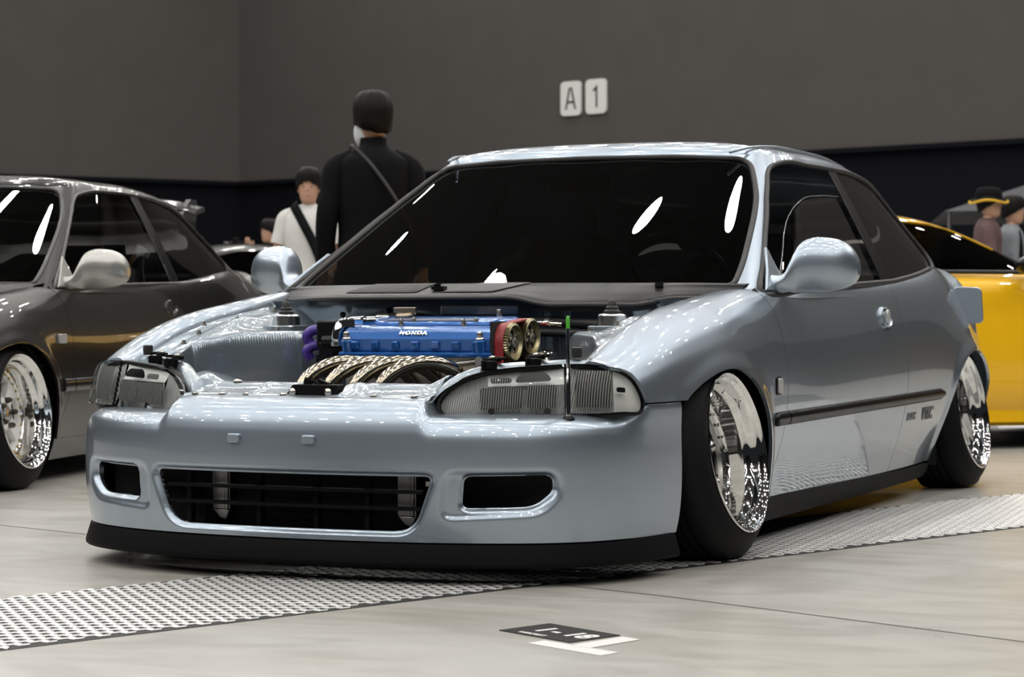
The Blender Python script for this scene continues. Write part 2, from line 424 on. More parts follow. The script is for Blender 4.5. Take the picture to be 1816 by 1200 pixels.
# ------------------------------------------------------------------ hatchback shell (x forward from the front axle, y to the car's left, z up)
SIDE = [  # x, then (y, z) from sill to the top edge
 (0.66, [(0.660,0.120),(0.675,0.200),(0.688,0.300),(0.695,0.400),(0.698,0.440),(0.698,0.475),(0.692,0.500),(0.680,0.516),(0.663,0.518),(0.652,0.500)]),
 (0.56, [(0.745,0.120),(0.760,0.200),(0.772,0.300),(0.778,0.400),(0.775,0.440),(0.762,0.478),(0.740,0.506),(0.706,0.522),(0.664,0.524),(0.652,0.500)]),
 (0.48, [(0.780,0.120),(0.790,0.200),(0.800,0.300),(0.802,0.400),(0.797,0.450),(0.782,0.496),(0.756,0.532),(0.713,0.551),(0.662,0.550),(0.650,0.522)]),
 (0.4, [(0.792,0.120),(0.804,0.200),(0.813,0.300),(0.815,0.400),(0.811,0.460),(0.796,0.516),(0.768,0.556),(0.718,0.580),(0.662,0.579),(0.650,0.550)]),
 (0.3, [(0.800,0.120),(0.810,0.200),(0.820,0.300),(0.824,0.410),(0.820,0.475),(0.804,0.535),(0.775,0.580),(0.722,0.610),(0.662,0.610),(0.650,0.580)]),
 (0.15, [(0.806,0.120),(0.815,0.200),(0.826,0.300),(0.834,0.420),(0.830,0.495),(0.811,0.560),(0.780,0.608),(0.726,0.641),(0.662,0.641),(0.650,0.612)]),
 (0, [(0.808,0.120),(0.818,0.200),(0.830,0.300),(0.838,0.430),(0.834,0.510),(0.814,0.580),(0.784,0.628),(0.730,0.661),(0.664,0.661),(0.652,0.632)]),
 (-0.15, [(0.806,0.120),(0.817,0.200),(0.829,0.300),(0.836,0.410),(0.831,0.500),(0.814,0.580),(0.787,0.640),(0.736,0.678),(0.670,0.678),(0.658,0.650)]),
 (-0.3, [(0.800,0.120),(0.813,0.200),(0.827,0.300),(0.834,0.400),(0.830,0.500),(0.815,0.588),(0.791,0.650),(0.746,0.692),(0.690,0.695),(0.678,0.670)]),
 (-0.45, [(0.793,0.120),(0.810,0.200),(0.826,0.300),(0.834,0.400),(0.830,0.500),(0.812,0.595),(0.791,0.660),(0.770,0.692),(0.746,0.702),(0.735,0.698)]),
 (-0.7, [(0.788,0.120),(0.808,0.200),(0.826,0.300),(0.836,0.400),(0.830,0.500),(0.811,0.600),(0.791,0.664),(0.780,0.692),(0.772,0.703),(0.760,0.703)]),
 (-1.2, [(0.784,0.120),(0.806,0.200),(0.826,0.300),(0.837,0.400),(0.832,0.505),(0.814,0.605),(0.795,0.672),(0.782,0.702),(0.772,0.714),(0.758,0.714)]),
 (-1.6, [(0.780,0.120),(0.803,0.200),(0.825,0.300),(0.838,0.400),(0.834,0.510),(0.817,0.612),(0.798,0.680),(0.782,0.714),(0.769,0.726),(0.753,0.726)]),
 (-2, [(0.768,0.120),(0.795,0.200),(0.822,0.300),(0.838,0.400),(0.834,0.510),(0.812,0.618),(0.790,0.690),(0.769,0.732),(0.752,0.748),(0.735,0.750)]),
 (-2.2, [(0.752,0.120),(0.784,0.200),(0.820,0.300),(0.840,0.400),(0.834,0.510),(0.806,0.622),(0.782,0.698),(0.758,0.744),(0.736,0.764),(0.718,0.768)]),
 (-2.45, [(0.750,0.120),(0.782,0.200),(0.822,0.320),(0.846,0.430),(0.834,0.520),(0.792,0.628),(0.757,0.708),(0.727,0.760),(0.704,0.784),(0.685,0.788)]),
 (-2.7, [(0.745,0.120),(0.775,0.200),(0.812,0.320),(0.832,0.420),(0.806,0.520),(0.754,0.628),(0.716,0.705),(0.682,0.758),(0.650,0.786),(0.620,0.792)]),
 (-2.9, [(0.725,0.120),(0.752,0.200),(0.780,0.300),(0.790,0.400),(0.758,0.510),(0.706,0.620),(0.668,0.700),(0.630,0.755),(0.592,0.786),(0.550,0.794)]),
 (-3.06, [(0.660,0.120),(0.690,0.200),(0.712,0.300),(0.720,0.400),(0.716,0.510),(0.700,0.620),(0.670,0.705),(0.620,0.765),(0.550,0.796),(0.480,0.802)]),
 (-3.18, [(0.520,0.120),(0.545,0.200),(0.560,0.300),(0.566,0.400),(0.562,0.510),(0.545,0.620),(0.510,0.700),(0.450,0.756),(0.370,0.785),(0.300,0.790)]),
 (-3.23, [(0.280,0.120),(0.285,0.200),(0.290,0.300),(0.292,0.400),(0.290,0.510),(0.280,0.620),(0.260,0.695),(0.225,0.750),(0.180,0.778),(0.140,0.783)]),
 (-3.245, [(0.000,0.120),(0.000,0.200),(0.000,0.300),(0.000,0.400),(0.000,0.510),(0.000,0.620),(0.000,0.693),(0.000,0.748),(0.000,0.776),(0.000,0.781)]),
]
ARCH_F = spoly([(-.345,-.10),(-.338,.03),(-.333,.15),(-.312,.262),(-.268,.356),(-.208,.418),(-.10,.474),(.02,.494),(.12,.488),(.19,.474),(.27,.450),(.332,.420),(.36,.30),(.385,.12),(.395,-.10),(0,-.25)], 140)
ARCH_R = spoly([(-2.175,-.10),(-2.18,.06),(-2.185,.18),(-2.205,.31),(-2.265,.410),(-2.35,.462),(-2.45,.488),(-2.55,.492),(-2.66,.470),(-2.76,.42),(-2.83,.34),(-2.87,.22),(-2.88,.06),(-2.88,-.10),(-2.5,-.25)], 140)
def seam_f(z): return np.interp(z, [.0,.12,.20,.25,.30,.36,.45,.55,.62,.67,.72], [-.335,-.342,-.362,-.388,-.412,-.428,-.437,-.434,-.420,-.398,-.372])
def seam_r(z): return np.interp(z, [.0,.12,.3,.5,.75], [-1.58,-1.60,-1.635,-1.65,-1.625])
def lamp_edge(x): return np.interp(x, [.510,.514,.521,.534,.555,.58,.62,.70], [.40,.452,.482,.499,.509,.512,.512,.512])

def ring(z):
    """half outline of the cabin at height z (y >= 0), from windscreen centre to hatch centre"""
    A = np.array([(-.165,0),(-.19,.26),(-.265,.50),(-.345,.655),(-.405,.735),(-.60,.776),(-1.1,.782),(-1.65,.778),(-2.10,.760),(-2.45,.730),(-2.72,.678),(-2.90,.585),(-3.01,.42),(-3.06,.2),(-3.07,0)])
    B = np.array([(-.925,0),(-.935,.19),(-.965,.36),(-1.005,.475),(-1.05,.540),(-1.18,.572),(-1.40,.578),(-1.70,.577),(-2.00,.566),(-2.22,.556),(-2.40,.525),(-2.53,.45),(-2.60,.32),(-2.64,.16),(-2.65,0)])
    t = (z - .70) / .40
    P = A + (B - A) * t
    bul = 4 * t * (1 - t) if 0 < t < 1 else 0.0
    off = np.array([(.028,0),(.028,.002),(.026,.005),(.022,.008),(.014,.012),(0,.014),(0,.015),(0,.015),(0,.015),(-.012,.022),(-.04,.026),(-.06,.022),(-.06,.01),(-.065,.004),(-.065,0)])
    return P + off * bul

def cab_drop(x, z): return .15 * np.maximum(0, -x - 1.65)**2 * np.clip((z - .78) / .335, 0, 1)
def cabin_grid(nu=190, nz=64):
    Z = np.linspace(.68, 1.115, nz)
    C = np.array([[(x, y, z) for x, y in ring(z)] for z in np.linspace(.68, 1.115, 9)])
    G = surf(C, nz, nu)
    G[:, :, 2] = Z[:, None] - cab_drop(G[..., 0], Z[:, None])
    return G      # [z][u]
def roof_grid(nu=120, nk=26):
    base = ring(1.115)
    ctr = np.array([(np.clip(x, -2.15, -1.25), 0.0) for x, y in base])
    rows = []
    for s, z in ((-.004,1.107),(0,1.115),(.045,1.131),(.12,1.146),(.25,1.158),(.45,1.167),(.7,1.172),(1.0,1.174)):
        p = base + (ctr - base) * s
        # the roof falls away to the rear
        rows.append([(x, y, z - float(cab_drop(x, 1.115)) - 0.03 * max(0, x + 1.25)**2 * min(1, max(0, s) * 8)) for x, y in p])
    return surf(np.array(rows), nk, nu)

DLO_EG = [(-.425,.700),(-.53,.760),(-.635,.823),(-.795,.923),(-.957,1.023),(-1.045,1.072),(-1.14,1.092),(-1.40,1.098),(-1.66,1.098),(-1.90,1.096),(-2.08,1.084),(-2.27,1.042),(-2.40,.970),(-2.49,.885),(-2.525,.828),(-2.495,.797),(-2.36,.780),(-2.1,.757),(-1.7,.731),(-1.2,.716),(-.8,.706)]
WS_H = [(.692,.708),(.686,.743),(.675,.783),(.651,.849),(.625,.918),(.598,.978),(.564,1.032),(.530,1.080),(.495,1.100),(.30,1.109)]
WS_POLY = [(-.60,.710),(-.3,.711),(0,.712),(.3,.711),(.60,.710)] + WS_H + [(0,1.112)] + [(-a, b) for a, b in WS_H[::-1]]

def body_shell(root, P, lift=0.0, hood=False, dlo=DLO_EG, res=1.0, sail=True):
    """returns the part objects of a three-door hatchback body"""
    S = {}
    # ---- body sides
    ctrl = np.array([[(x, y, z) for y, z in row] for x, row in SIDE])
    G = surf(ctrl, int(330 * res), int(60 * res)); G[..., 2] += 0
    X, Y, Z = G[..., 0], G[..., 1], G[..., 2]
    af = psd(X, Z, ARCH_F); ar = psd(X, Z, ARCH_R)
    # pulled arch lips
    lipf = np.clip(1 - np.abs(af) / .05, 0, 1); lipr = np.clip(1 - np.abs(ar) / .05, 0, 1)
    hl = (Z < .56)
    G[..., 1] += .007 * sm(lipf) * hl + .008 * sm(lipr) * hl
    sill = Z - np.interp(X, [-2.3, -1.9, -.35, .2], [.108, .108, .128, .13])
    # where the front bumper takes over ahead of the wheel arch
    bump = Z - (.424 + 0 * X); lamp = Z - lamp_edge(X)
    front = np.where(X > .10, bump, 1.0); front = np.where(X > .46, np.minimum(front, lamp), front)
    nose = .575 - X
    sf, sr = seam_f(Z), seam_r(Z)
    g = .0016
    panels = {'front_fender': [af, sill, front, nose, X - sf - g], 'door': [af, sill, sf - X - g, X - sr - g], 'rear_quarter': [ar, sill, sr - X - g]}
    for sgn in (1, -1):
        for nm, fl_ in panels.items():
            v, f = trim(G, fl_)
            v = v.copy(); v[:, 2] += lift
            if sgn < 0: v[:, 1] *= -1
            S[nm, sgn] = mk(nm, v, f, P, root, ang=60, solid=.010, ref=(-1.2, 0, .4))
    # ---- cabin
    C = cabin_grid(int(190 * res), int(64 * res)); x, y, z = C[..., 0], C[..., 1], C[..., 2]
    dl = spoly(dlo, 160); ws = np.array(WS_POLY)
    wsr = rpoly(WS_POLY, .02, 3)
    front_m = x > (-.42 - (z - .70) * 1.62)          # ahead of the middle of the A pillar
    d_side = np.where(front_m, 1.0, psd(x, z, dl)); d_ws = np.where(front_m, psd(y, z, wsr), 1.0)
    hp = rpoly([(-.60,.80),(.60,.80),(.44,1.06),(-.44,1.06)], .06, 4)
    rear_m = x < (-2.66 + (z - .80) * .6)
    d_h = np.where(rear_m, psd(y, z, hp), 1.0)
    d_side = np.where(rear_m & (y < .5), 1.0, d_side)
    for sgn in (1, -1):
        def M(v):
            v = v.copy(); v[:, 2] += lift
            if sgn < 0: v[:, 1] *= -1
            return v
        v, f = trim(C, [d_side, d_ws, d_h]); S['pillar', sgn] = mk('cabin_frame', M(v), f, P, root, ang=60, solid=.014, ref=(-1.3, 0, .85))
        R = roof_grid(int(130 * res), 26)
        vr = R.reshape(-1, 3); S['roof', sgn] = None
    # roof, both halves in one skin
    R = roof_grid(int(130 * res), 26); nr, nu_ = R.shape[:2]
    Rl = R[:, ::-1].copy(); Rl[..., 1] *= -1
    RR = np.concatenate([R, Rl[:, 1:-1]], axis=1); RR[..., 2] += lift
    S['roof'] = mk('roof', RR.reshape(-1, 3), gridfaces(nr, RR.shape[1], cv=True), P, root, ang=70, ref=(-1.6, 0, .8))
    # ---- glass: windscreen across both halves, hatch glass
    Cm = C[:, ::-1].copy(); Cm[..., 1] *= -1
    def inset(Gr, d):
        """move a surface inward by d"""
        du = np.gradient(Gr, axis=0); dv = np.gradient(Gr, axis=1); n = np.cross(du, dv); n /= np.linalg.norm(n, axis=2)[..., None] + 1e-9
        s = np.sign((n * (Gr - np.array((-1.4, 0, .85)))).sum(2)); return Gr - n * (s * d)[..., None]
    k = int(C.shape[1] * .36)
    Wg = np.concatenate([Cm[:, -k:], C[:, 1:k]], axis=1); Wi = inset(Wg, .004)
    fw = -(psd(Wg[..., 1], Wg[..., 2], rpoly(WS_POLY, .02, 3)) - .006)
    v, f = trim(Wi, [fw]); v = v.copy(); v[:, 2] += lift
    S['windscreen'] = mk('windscreen', v, f, M_WS, root, ang=180, ref=(-1.4, 0, .6))
    k = int(C.shape[1] * .30)
    Hg = np.concatenate([C[:, -k:], Cm[:, 1:k]], axis=1); Hi = inset(Hg, .004)
    fh = -(psd(Hg[..., 1], Hg[..., 2], hp) - .006); fh = np.where(Hg[..., 0] < -2.45, fh, -1)
    v, f = trim(Hi, [fh]); v = v.copy(); v[:, 2] += lift
    mk('hatch_glass', v, f, M_TINT, root, ang=180, ref=(-1.4, 0, .6))
    # side glass surface for later use
    S['cabin'] = C; S['inset'] = inset; S['dlo'] = dl; S['ws'] = wsr; S['hatch'] = hp
    S['side_grid'] = G
    return S

def on_cabin(C, xz):
    """points on the cabin side at (x, z)"""
    C2 = C[:, int(C.shape[1] * .22):int(C.shape[1] * .86)].reshape(-1, 3); out = []
    for x_, z_ in xz:
        d = (C2[:, 0] - x_)**2 + (C2[:, 2] - z_)**2; k = np.argpartition(d, 4)[:4]; w_ = 1 / (d[k] + 1e-6)
        out.append((x_, (C2[k, 1] * w_).sum() / w_.sum(), z_))
    return np.array(out)
def on_screen(C, yz, part='ws'):
    """points on the windscreen (or hatch) at (y, z)"""
    n = C.shape[1]; C2 = C[:, :int(n * .34)] if part == 'ws' else C[:, int(n * .72):][:, ::-1]
    zs = C2[:, 0, 2]; out = []
    for y_, z_ in yz:
        i = int(np.clip(np.searchsorted(zs, z_), 1, len(zs) - 1)); t = np.clip((z_ - zs[i - 1]) / (zs[i] - zs[i - 1]), 0, 1)
        row = C2[i - 1] * (1 - t) + C2[i] * t
        out.append((np.interp(abs(y_), row[:, 1], row[:, 0]), y_, z_))
    return np.array(out)
def on_side(x_, z_):
    """y of the body side at (x, z)"""
    xs = np.array([s[0] for s in SIDE]); ys = np.array([np.interp(z_, [p[1] for p in s[1][:8]], [p[0] for p in s[1][:8]]) for s in SIDE])
    return float(np.interp(-x_, -xs, ys))

def seals(S, root, lift=0.0, m=None):
    m = m or M_RUBBER
    d = np.array((0, 0, lift))
    p = on_screen(S['cabin'], S['ws']); v, f = tube(p + d, .0085, 8, closed=True); mk('windscreen_seal', v, f, m, root, ang=180)
    for sgn in (1, -1):
        p = on_cabin(S['cabin'], S['dlo']); p = p * np.array((1, sgn, 1)); v, f = tube(p + d, .008, 8, closed=True); mk('window_seal', v, f, m, root, ang=180)

def side_pane(S, poly, m, root, name, sgn, depth=.006, lift=0.0, fields=None):
    C = S['cabin']; n = C.shape[1]; C2 = C[:, int(n * .20):int(n * .88)]
    I = S['inset'](C2, depth)
    d = -psd(C2[..., 0], C2[..., 2], poly)
    v, f = trim(I, [d]); v = v.copy(); v[:, 2] += lift
    if sgn < 0: v[:, 1] *= -1
    return mk(name, v, f, m, root, ang=180, solid=.004 if m is not M_GLASS and m is not M_TINT else 0, ref=(-1.4, 0, .85))

# ------------------------------------------------------------------ wheels
def wheel(root, hub, camber, sgn, style, lipr=.2085, tr=.272, dish=.105, lift=0.0, width=.235, steer=0.0):
    """hub = centre of the outer rim lip; axis +y local points outward"""
    t = empty('wheel', (0, 0, 0), 0, root)
    ca, sa = cos(camber), sin(camber); cs_, ss_ = cos(steer), sin(steer)
    def W(v, clamp=False):
        v = np.array(v, float)
        v = np.stack([v[:, 0], ca * v[:, 1] - sa * v[:, 2], sa * v[:, 1] + ca * v[:, 2]], 1)
        v = np.stack([cs_ * v[:, 0] - ss_ * v[:, 1], ss_ * v[:, 0] + cs_ * v[:, 1], v[:, 2]], 1) + np.array((hub[0], abs(hub[1]), hub[2]))
        if clamp: v[:, 2] = np.maximum(v[:, 2], .0058)
        v[:, 1] *= sgn
        return v
    def put(name, v, f, m, clamp=False, **k):
        if sgn < 0: f = [tuple(reversed(q)) for q in f]
        return mk(name, W(v, clamp), f, m, t, **k)
    r = lipr; w_ = width
    tp = [(r - .010, -.012),(r + .004, -.006),(r + .014, -.010),(r + .030, -.022),(tr - .022, -.034),(tr - .010, -.042),(tr - .003, -.054),(tr, -.066)]
    gro = []
    x0, x1 = -.066, -w_ + .055
    for k in range(4):
        c_ = x0 + (x1 - x0) * (k + .8) / 4.6
        gro += [(tr, c_ + .0045), (tr - .007, c_ + .0035), (tr - .007, c_ - .0035), (tr, c_ - .0045)]
    tp += gro + [(tr, x1), (tr - .004, x1 - .012), (tr - .012, x1 - .024), (tr - .03, x1 - .036), (r + .01, -w_ + .004), (r - .01, -w_ + .010)]
    v, f = lathe(tp, 96); put('tire', v, f, M_TIRE, clamp=True, ang=50)
    chrome = M_CHROME
    bp = [(r - .004, -.012),(r + .001, -.006),(r + .0005, -.001),(r - .003, .0008),(r - .007, -.001),(r - .010, -.007),(r - .013, -.012),(r - .019, -.015),(r - .022, -.021),(r - .0235, -.034),(r - .027, -.042),(r - .034, -.048),(r - .037, -.056),(r - .038, -dish + .012),(r - .041, -dish + .004),(r - .050, -dish)]
    v, f = lathe(bp, 120); put('rim_lip', v, f, chrome, ang=50)
    v, f = lathe([(r - .012, -w_ + .012), (r - .030, -w_ + .03), (r - .046, -dish - .02), (r - .046, -dish - .004)], 72); put('rim_barrel', v, f, M_SILVER, ang=50)
    v, f = lathe([(.155, -dish - .035), (.03, -dish - .035)], 64); put('brake_disc', v, f, mat('brake_disc', (.20,.19,.18,1), 1, .35), ang=50)
    rf = r - .046
    if style == 'fan':
        # disc with nine flared spokes, bolt ring and black centre cap
        v, f = lathe([(r - .040, -dish + .002), (rf - .004, -dish + .004), (rf - .020, -dish + .0), (rf - .024, -dish - .012)], 96); put('bolt_ring', v, f, M_SILVER)
        ns = 9
        for k in range(ns):
            a0 = 2 * pi * k / ns
            rows = []
            for i in range(9):
                s = i / 8; rr = .046 + (rf - .018 - .046) * s
                hw = .0115 + .0035 * s + .010 * max(0, (s - .78) / .22)**2 + .008 * max(0, (.2 - s) / .2)**2
                dz = -dish - .022 * sin(pi * s * .9) + .002
                an = hw / rr
                rows.append([(rr * sin(a0 + q * an), dz - .012 * abs(q)**1.5, rr * cos(a0 + q * an)) for q in (-1.25, -1, -.5, 0, .5, 1, 1.25)])
            rows = np.array(rows); rows[:, 0, 1] -= .018; rows[:, -1, 1] -= .018
            put('spoke', rows.reshape(-1, 3), gridfaces(9, 7), M_SILVER, ang=55)
        v, f = lathe([(.055, -dish - .018), (.052, -dish - .004), (.046, -dish + .003), (.037, -dish + .005), (.036, -dish + .002)], 48); put('hub_ring', v, f, M_SILVER)
        v, f = lathe([(.036, -dish + .002), (.033, -dish + .007), (.022, -dish + .010), (.0005, -dish + .011)], 40); put('centre_cap', v, f, mat('gloss_black', (.006,.006,.007,1), 0, .12))
        mb = MB(); mb.box((0, -dish + .012, .006), (.026, .003, .005)); mb.box((0, -dish + .012, -.006), (.020, .003, .005)); mb.box((.004, -dish + .012, 0), (.005, .003, .018)); put('cap_emblem', mb.v, mb.f, M_SILVER)
        nb = 27
        for k in range(nb):
            a = 2 * pi * (k + .5) / nb; c_ = ((rf - .006) * sin(a), -dish + .006, (rf - .006) * cos(a))
            v, f = lathe([(.0045, 0), (.0045, .005), (.003, .0065), (.0003, .0065)], 6); put('rim_bolt', np.array(v) + c_, f, M_CHROME, ang=30)
    else:
        v, f = lathe([(r - .040, -dish + .002), (rf - .004, -dish + .006), (rf - .022, -dish + .004), (rf - .026, -dish - .012)], 96); put('bolt_ring', v, f, M_WHITE)
        gold = mat('gold_bolt', (.55, .38, .13, 1), 1, .25)
        for k in range(5):
            a0 = 2 * pi * k / 5 + .35
            rows = []
            for i in range(9):
                s = i / 8; rr = .040 + (rf - .016 - .040) * s
                hw = .020 + .016 * s**2 + .004 * (1 - s)
                dz = -dish + .010 + .012 * (1 - s)
                an = hw / rr
                rows.append([(rr * sin(a0 + q * an), dz - .006 * abs(q)**2, rr * cos(a0 + q * an)) for q in (-1.12, -1, -.5, 0, .5, 1, 1.12)])
            rows = np.array(rows); rows[:, 0, 1] -= .026; rows[:, -1, 1] -= .026
            put('spoke', rows.reshape(-1, 3), gridfaces(9, 7), M_WHITE, ang=55)
        v, f = lathe([(.062, -dish - .012), (.058, -dish + .020), (.050, -dish + .024), (.036, -dish + .024), (.034, -dish + .010)], 48); put('hub_ring', v, f, M_WHITE)
        v, f = lathe([(.034, -dish + .010), (.030, -dish + .030), (.022, -dish + .034), (.0005, -dish + .034)], 40); put('centre_cap', v, f, M_SILVER)
        for k in range(5):
            a = 2 * pi * k / 5 + .35 + pi / 5; v, f = lathe([(.012, 0), (.010, .034), (.006, .040), (.0005, .040)], 10)
            put('lug_nut', np.array(v) + (.048 * sin(a), -dish + .006, .048 * cos(a)), f, mat('dark_nut', (.08,.07,.06,1), 1, .3))
        for k in range(30):
            a = 2 * pi * k / 30; v, f = lathe([(.005, 0), (.005, .005), (.0003, .006)], 6)
            put('rim_bolt', np.array(v) + ((rf - .008) * sin(a), -dish + .006, (rf - .008) * cos(a)), f, gold, ang=30)
    return t

def mirror(root, P, sgn, lift=0.0, scale=1.0, sharp=0.0):
    """door mirror: shell of rings along the arm, then glass facing the rear"""
    t = empty('door_mirror', (0, 0, 0), 0, root)
    # rings across y: (y, centre x, centre z, half depth x, half height z)
    R = [(.755,-.520,.712,.030,.030),(.775,-.530,.713,.046,.027),(.800,-.545,.722,.058,.030),(.815,-.562,.742,.064,.052),(.832,-.575,.762,.066,.070),(.860,-.585,.768,.068,.077),(.895,-.592,.769,.068,.076),(.930,-.600,.768,.064,.070),(.955,-.606,.765,.055,.058),(.972,-.612,.760,.040,.040),(.982,-.616,.757,.018,.018)]
    rows = []
    for y_, cx, cz, hx, hz in R:
        row = []
        for j in range(28):
            a = 2 * pi * j / 28
            ex = cos(a); ez = sin(a)
            pw = .62 + sharp
            row.append((cx + hx * np.sign(ex) * abs(ex)**.85, y_, cz + hz * np.sign(ez) * abs(ez)**.8))
        rows.append(row)
    rows = np.array(rows); n = len(rows)
    rows = hs(rows, 34)
    back = rows[..., 0] < (-.632)     # flat rear opening where the glass sits
    rows[..., 0] = np.maximum(rows[..., 0], -.640)
    v = rows.reshape(-1, 3) * np.array((1, sgn, 1)) + np.array((0, 0, lift))
    f = gridfaces(34, 28, cv=True) + [tuple(range(28)), tuple(33 * 28 + j for j in range(28))]
    mk('mirror_shell', v, f, P, t, ang=70, ref=(-.585, .87 * sgn, .765 + lift))
    g = rpoly([(.83, .71), (.955, .725), (.965, .775), (.93, .825), (.85, .83), (.825, .78)], .03, 4)
    MB().prism([(a * sgn, b + lift) for a, b in g], ((-.6405, 0, 0), (0, 1, 0), (0, 0, 1)), -.003, .0).obj('mirror_glass', M_MIRROR, t, smooth=False)
    # sail foot on the door corner
    mb = MB(); q = [(-.428,.770,.697),(-.50,.748,.752),(-.605,.708,.822),(-.615,.712,.812),(-.60,.768,.716),(-.60,.780,.700)]
    o_ = np.array((.002, .005, .002)); p = [np.array(k) for k in q]
    n = len(p); V = [k + o_ for k in p] + [k - o_ for k in p]
    V = [(k[0], k[1] * sgn, k[2] + lift) for k in V]
    mb.add(V, [tuple(range(n)), tuple(range(2 * n - 1, n - 1, -1))] + [(i, n + i, n + (i + 1) % n, (i + 1) % n) for i in range(n)])
    mb.obj('mirror_sail', P, t, smooth=False, bevel=.005)
    # split line of the folding arm
    mb = MB(); pth = [(-.505,.800,.700),(-.505,.806,.712),(-.52,.80,.716)]
    return t
# ------------------------------------------------------------------ the silver-blue hatchback
car = empty('hatchback_car', (0, 0, 0))
tag(car, 'light silver blue lowered hatchback with bonnet removed and open engine bay', 'car')
S = body_shell(car, M_PAINT)
seals(S, car)
C_ = S['cabin']
# side windows: lowered door glass, dark B pillar, tinted quarter pane
dl = S['dlo']
dg_edge = [(-.560,.705),(-.648,.751),(-.767,.820),(-.892,.891),(-1.019,.943),(-1.17,.981),(-1.384,1.0),(-1.60,1.006)]
door_glass = np.array(dg_edge + [(-1.61,.727),(-1.1,.708)])
quarter = np.array([p for p in dl if p[0] < -1.665 + (p[1] - .73) * -.0 ] )
quarter = spoly([(-1.69,.733),(-1.68,.90),(-1.675,1.097),(-1.90,1.095),(-2.08,1.083),(-2.27,1.041),(-2.40,.969),(-2.49,.884),(-2.524,.828),(-2.494,.798),(-2.36,.781),(-2.1,.757)], 120)
bp_ = [(-1.585,.724),(-1.70,.731),(-1.69,.9),(-1.685,1.098),(-1.60,1.098),(-1.59,.9)]
for sg in (1, -1):
    d_ = S['door', sg]
    if sg > 0:
        side_pane(S, door_glass, M_GLASS, d_, 'window_glass', sg, .010)
        pe = on_cabin(C_, hs(np.array(dg_edge), 40)); pe[:, 1] -= .010; v, f = tube(pe, .0018, 6); mk('glass_edge', v, f, mat('glass_edge', (.22,.24,.24,1), .2, .2), d_, ang=180)
    side_pane(S, quarter, M_TINT, S['rear_quarter', sg], 'quarter_glass', sg, .004)
    side_pane(S, rpoly(bp_, .004, 2), M_TRIM, d_, 'pillar_cover', sg, .0)
    # belt moulding under the door window
    pts = on_cabin(C_, [(x, np.interp(-x, [.40,.8,1.2,1.7,2.1,2.4], [.702,.706,.716,.731,.757,.785])) for x in np.linspace(-.56, -2.35, 40)])
    pts[:, 1] = pts[:, 1] * sg + .006 * sg
    v, f = tube(pts, .009, 8); mk('belt_moulding', v, f, M_RUBBER, d_, ang=180)
    # side strip in two pieces
    for a, b, par in ((-.330, -.432, S['front_fender', sg]), (-.440, -2.10, d_)):
        n = 40 if b < -1 else 10; rows = []
        for k in range(n):
            x = a + (b - a) * k / (n - 1); e = min(1, min(k, n - 1 - k) / (1.2 if n > 20 else 2) + .55) if (k == 0 and a > -.4) or (k == n - 1 and b < -1) else 1
            zc = .346 + (.008 * (-x - .4) / 1.7); y0 = on_side(x, zc)
            hgt = .0185 * e
            rows.append([(x, (y0 + d) * sg, zc + h * hgt) for d, h in ((-.004,-1.05),(.006,-1),(.012,-.6),(.0135,0),(.012,.6),(.006,1),(-.004,1.05))])
        rows = np.array(rows); v = rows.reshape(-1, 3); f = gridfaces(n, 7) + [tuple(range(7)), tuple((n - 1) * 7 + j for j in range(7))]
        mk('side_strip', v, f, M_TRIM, par, ang=60, ref=(-1.2, 0, .35))
    # side repeater
    rp = rpoly([(-.016,-.021),(.016,-.021),(.016,.021),(-.016,.021)], .008, 4)
    y0 = on_side(-.352, .437) - .001
    MB().prism([(a * 1.28, b * 1.2) for a, b in rp], ((-.352, y0 * sg, .437), (-sg, 0, 0), (0, 0, 1)), -.002, .006).obj('repeater_bezel', M_TRIM, S['front_fender', sg], smooth=False, bevel=.002)
    MB().prism(rp, ((-.352, y0 * sg, .437), (-sg, 0, 0), (0, 0, 1)), .004, .012).obj('side_repeater', mat('clear_plastic', (.45,.45,.45,1), .3, .25), S['front_fender', sg], smooth=False, bevel=.003)
    # flush pull handle
    hx, hz = -1.452, .617; y0 = on_side(hx, hz)
    ov = [(.052 * np.sign(cos(a)) * abs(cos(a))**.75, .033 * np.sign(sin(a)) * abs(sin(a))**.75) for a in np.linspace(0, 2 * pi, 40, endpoint=False)]
    mb = MB()
    rr = []
    for sc, d in ((1.0, -.002), (.97, .007), (.86, .009), (.78, .006), (.72, -.006), (.4, -.009), (.02, -.009)):
        rr.append([(hx + a * sc, (on_side(hx + a * sc, hz + b * sc) + d + .002) * sg, hz + b * sc) for a, b in ov])
    rr = np.array(rr); mk('door_handle', rr.reshape(-1, 3), gridfaces(len(rr), 40, cv=True), M_PAINT, d_, ang=50, ref=(hx, 0, hz))
    pd = [(.016 * np.sign(cos(a)) * abs(cos(a))**.7 - .022, .024 * np.sign(sin(a)) * abs(sin(a))**.7) for a in np.linspace(0, 2 * pi, 24, endpoint=False)]
    MB().prism([(p_[0] if sg < 0 else -p_[0], p_[1]) for p_ in pd], ((hx, y0 * sg, hz), (-sg, 0, 0), (0, 0, 1)), -.006, .010).obj('handle_flap', mat('handle_flap', (.55,.57,.58,1), .4, .3), d_, smooth=False, bevel=.004)
    mirror(car, M_PAINT, sg)
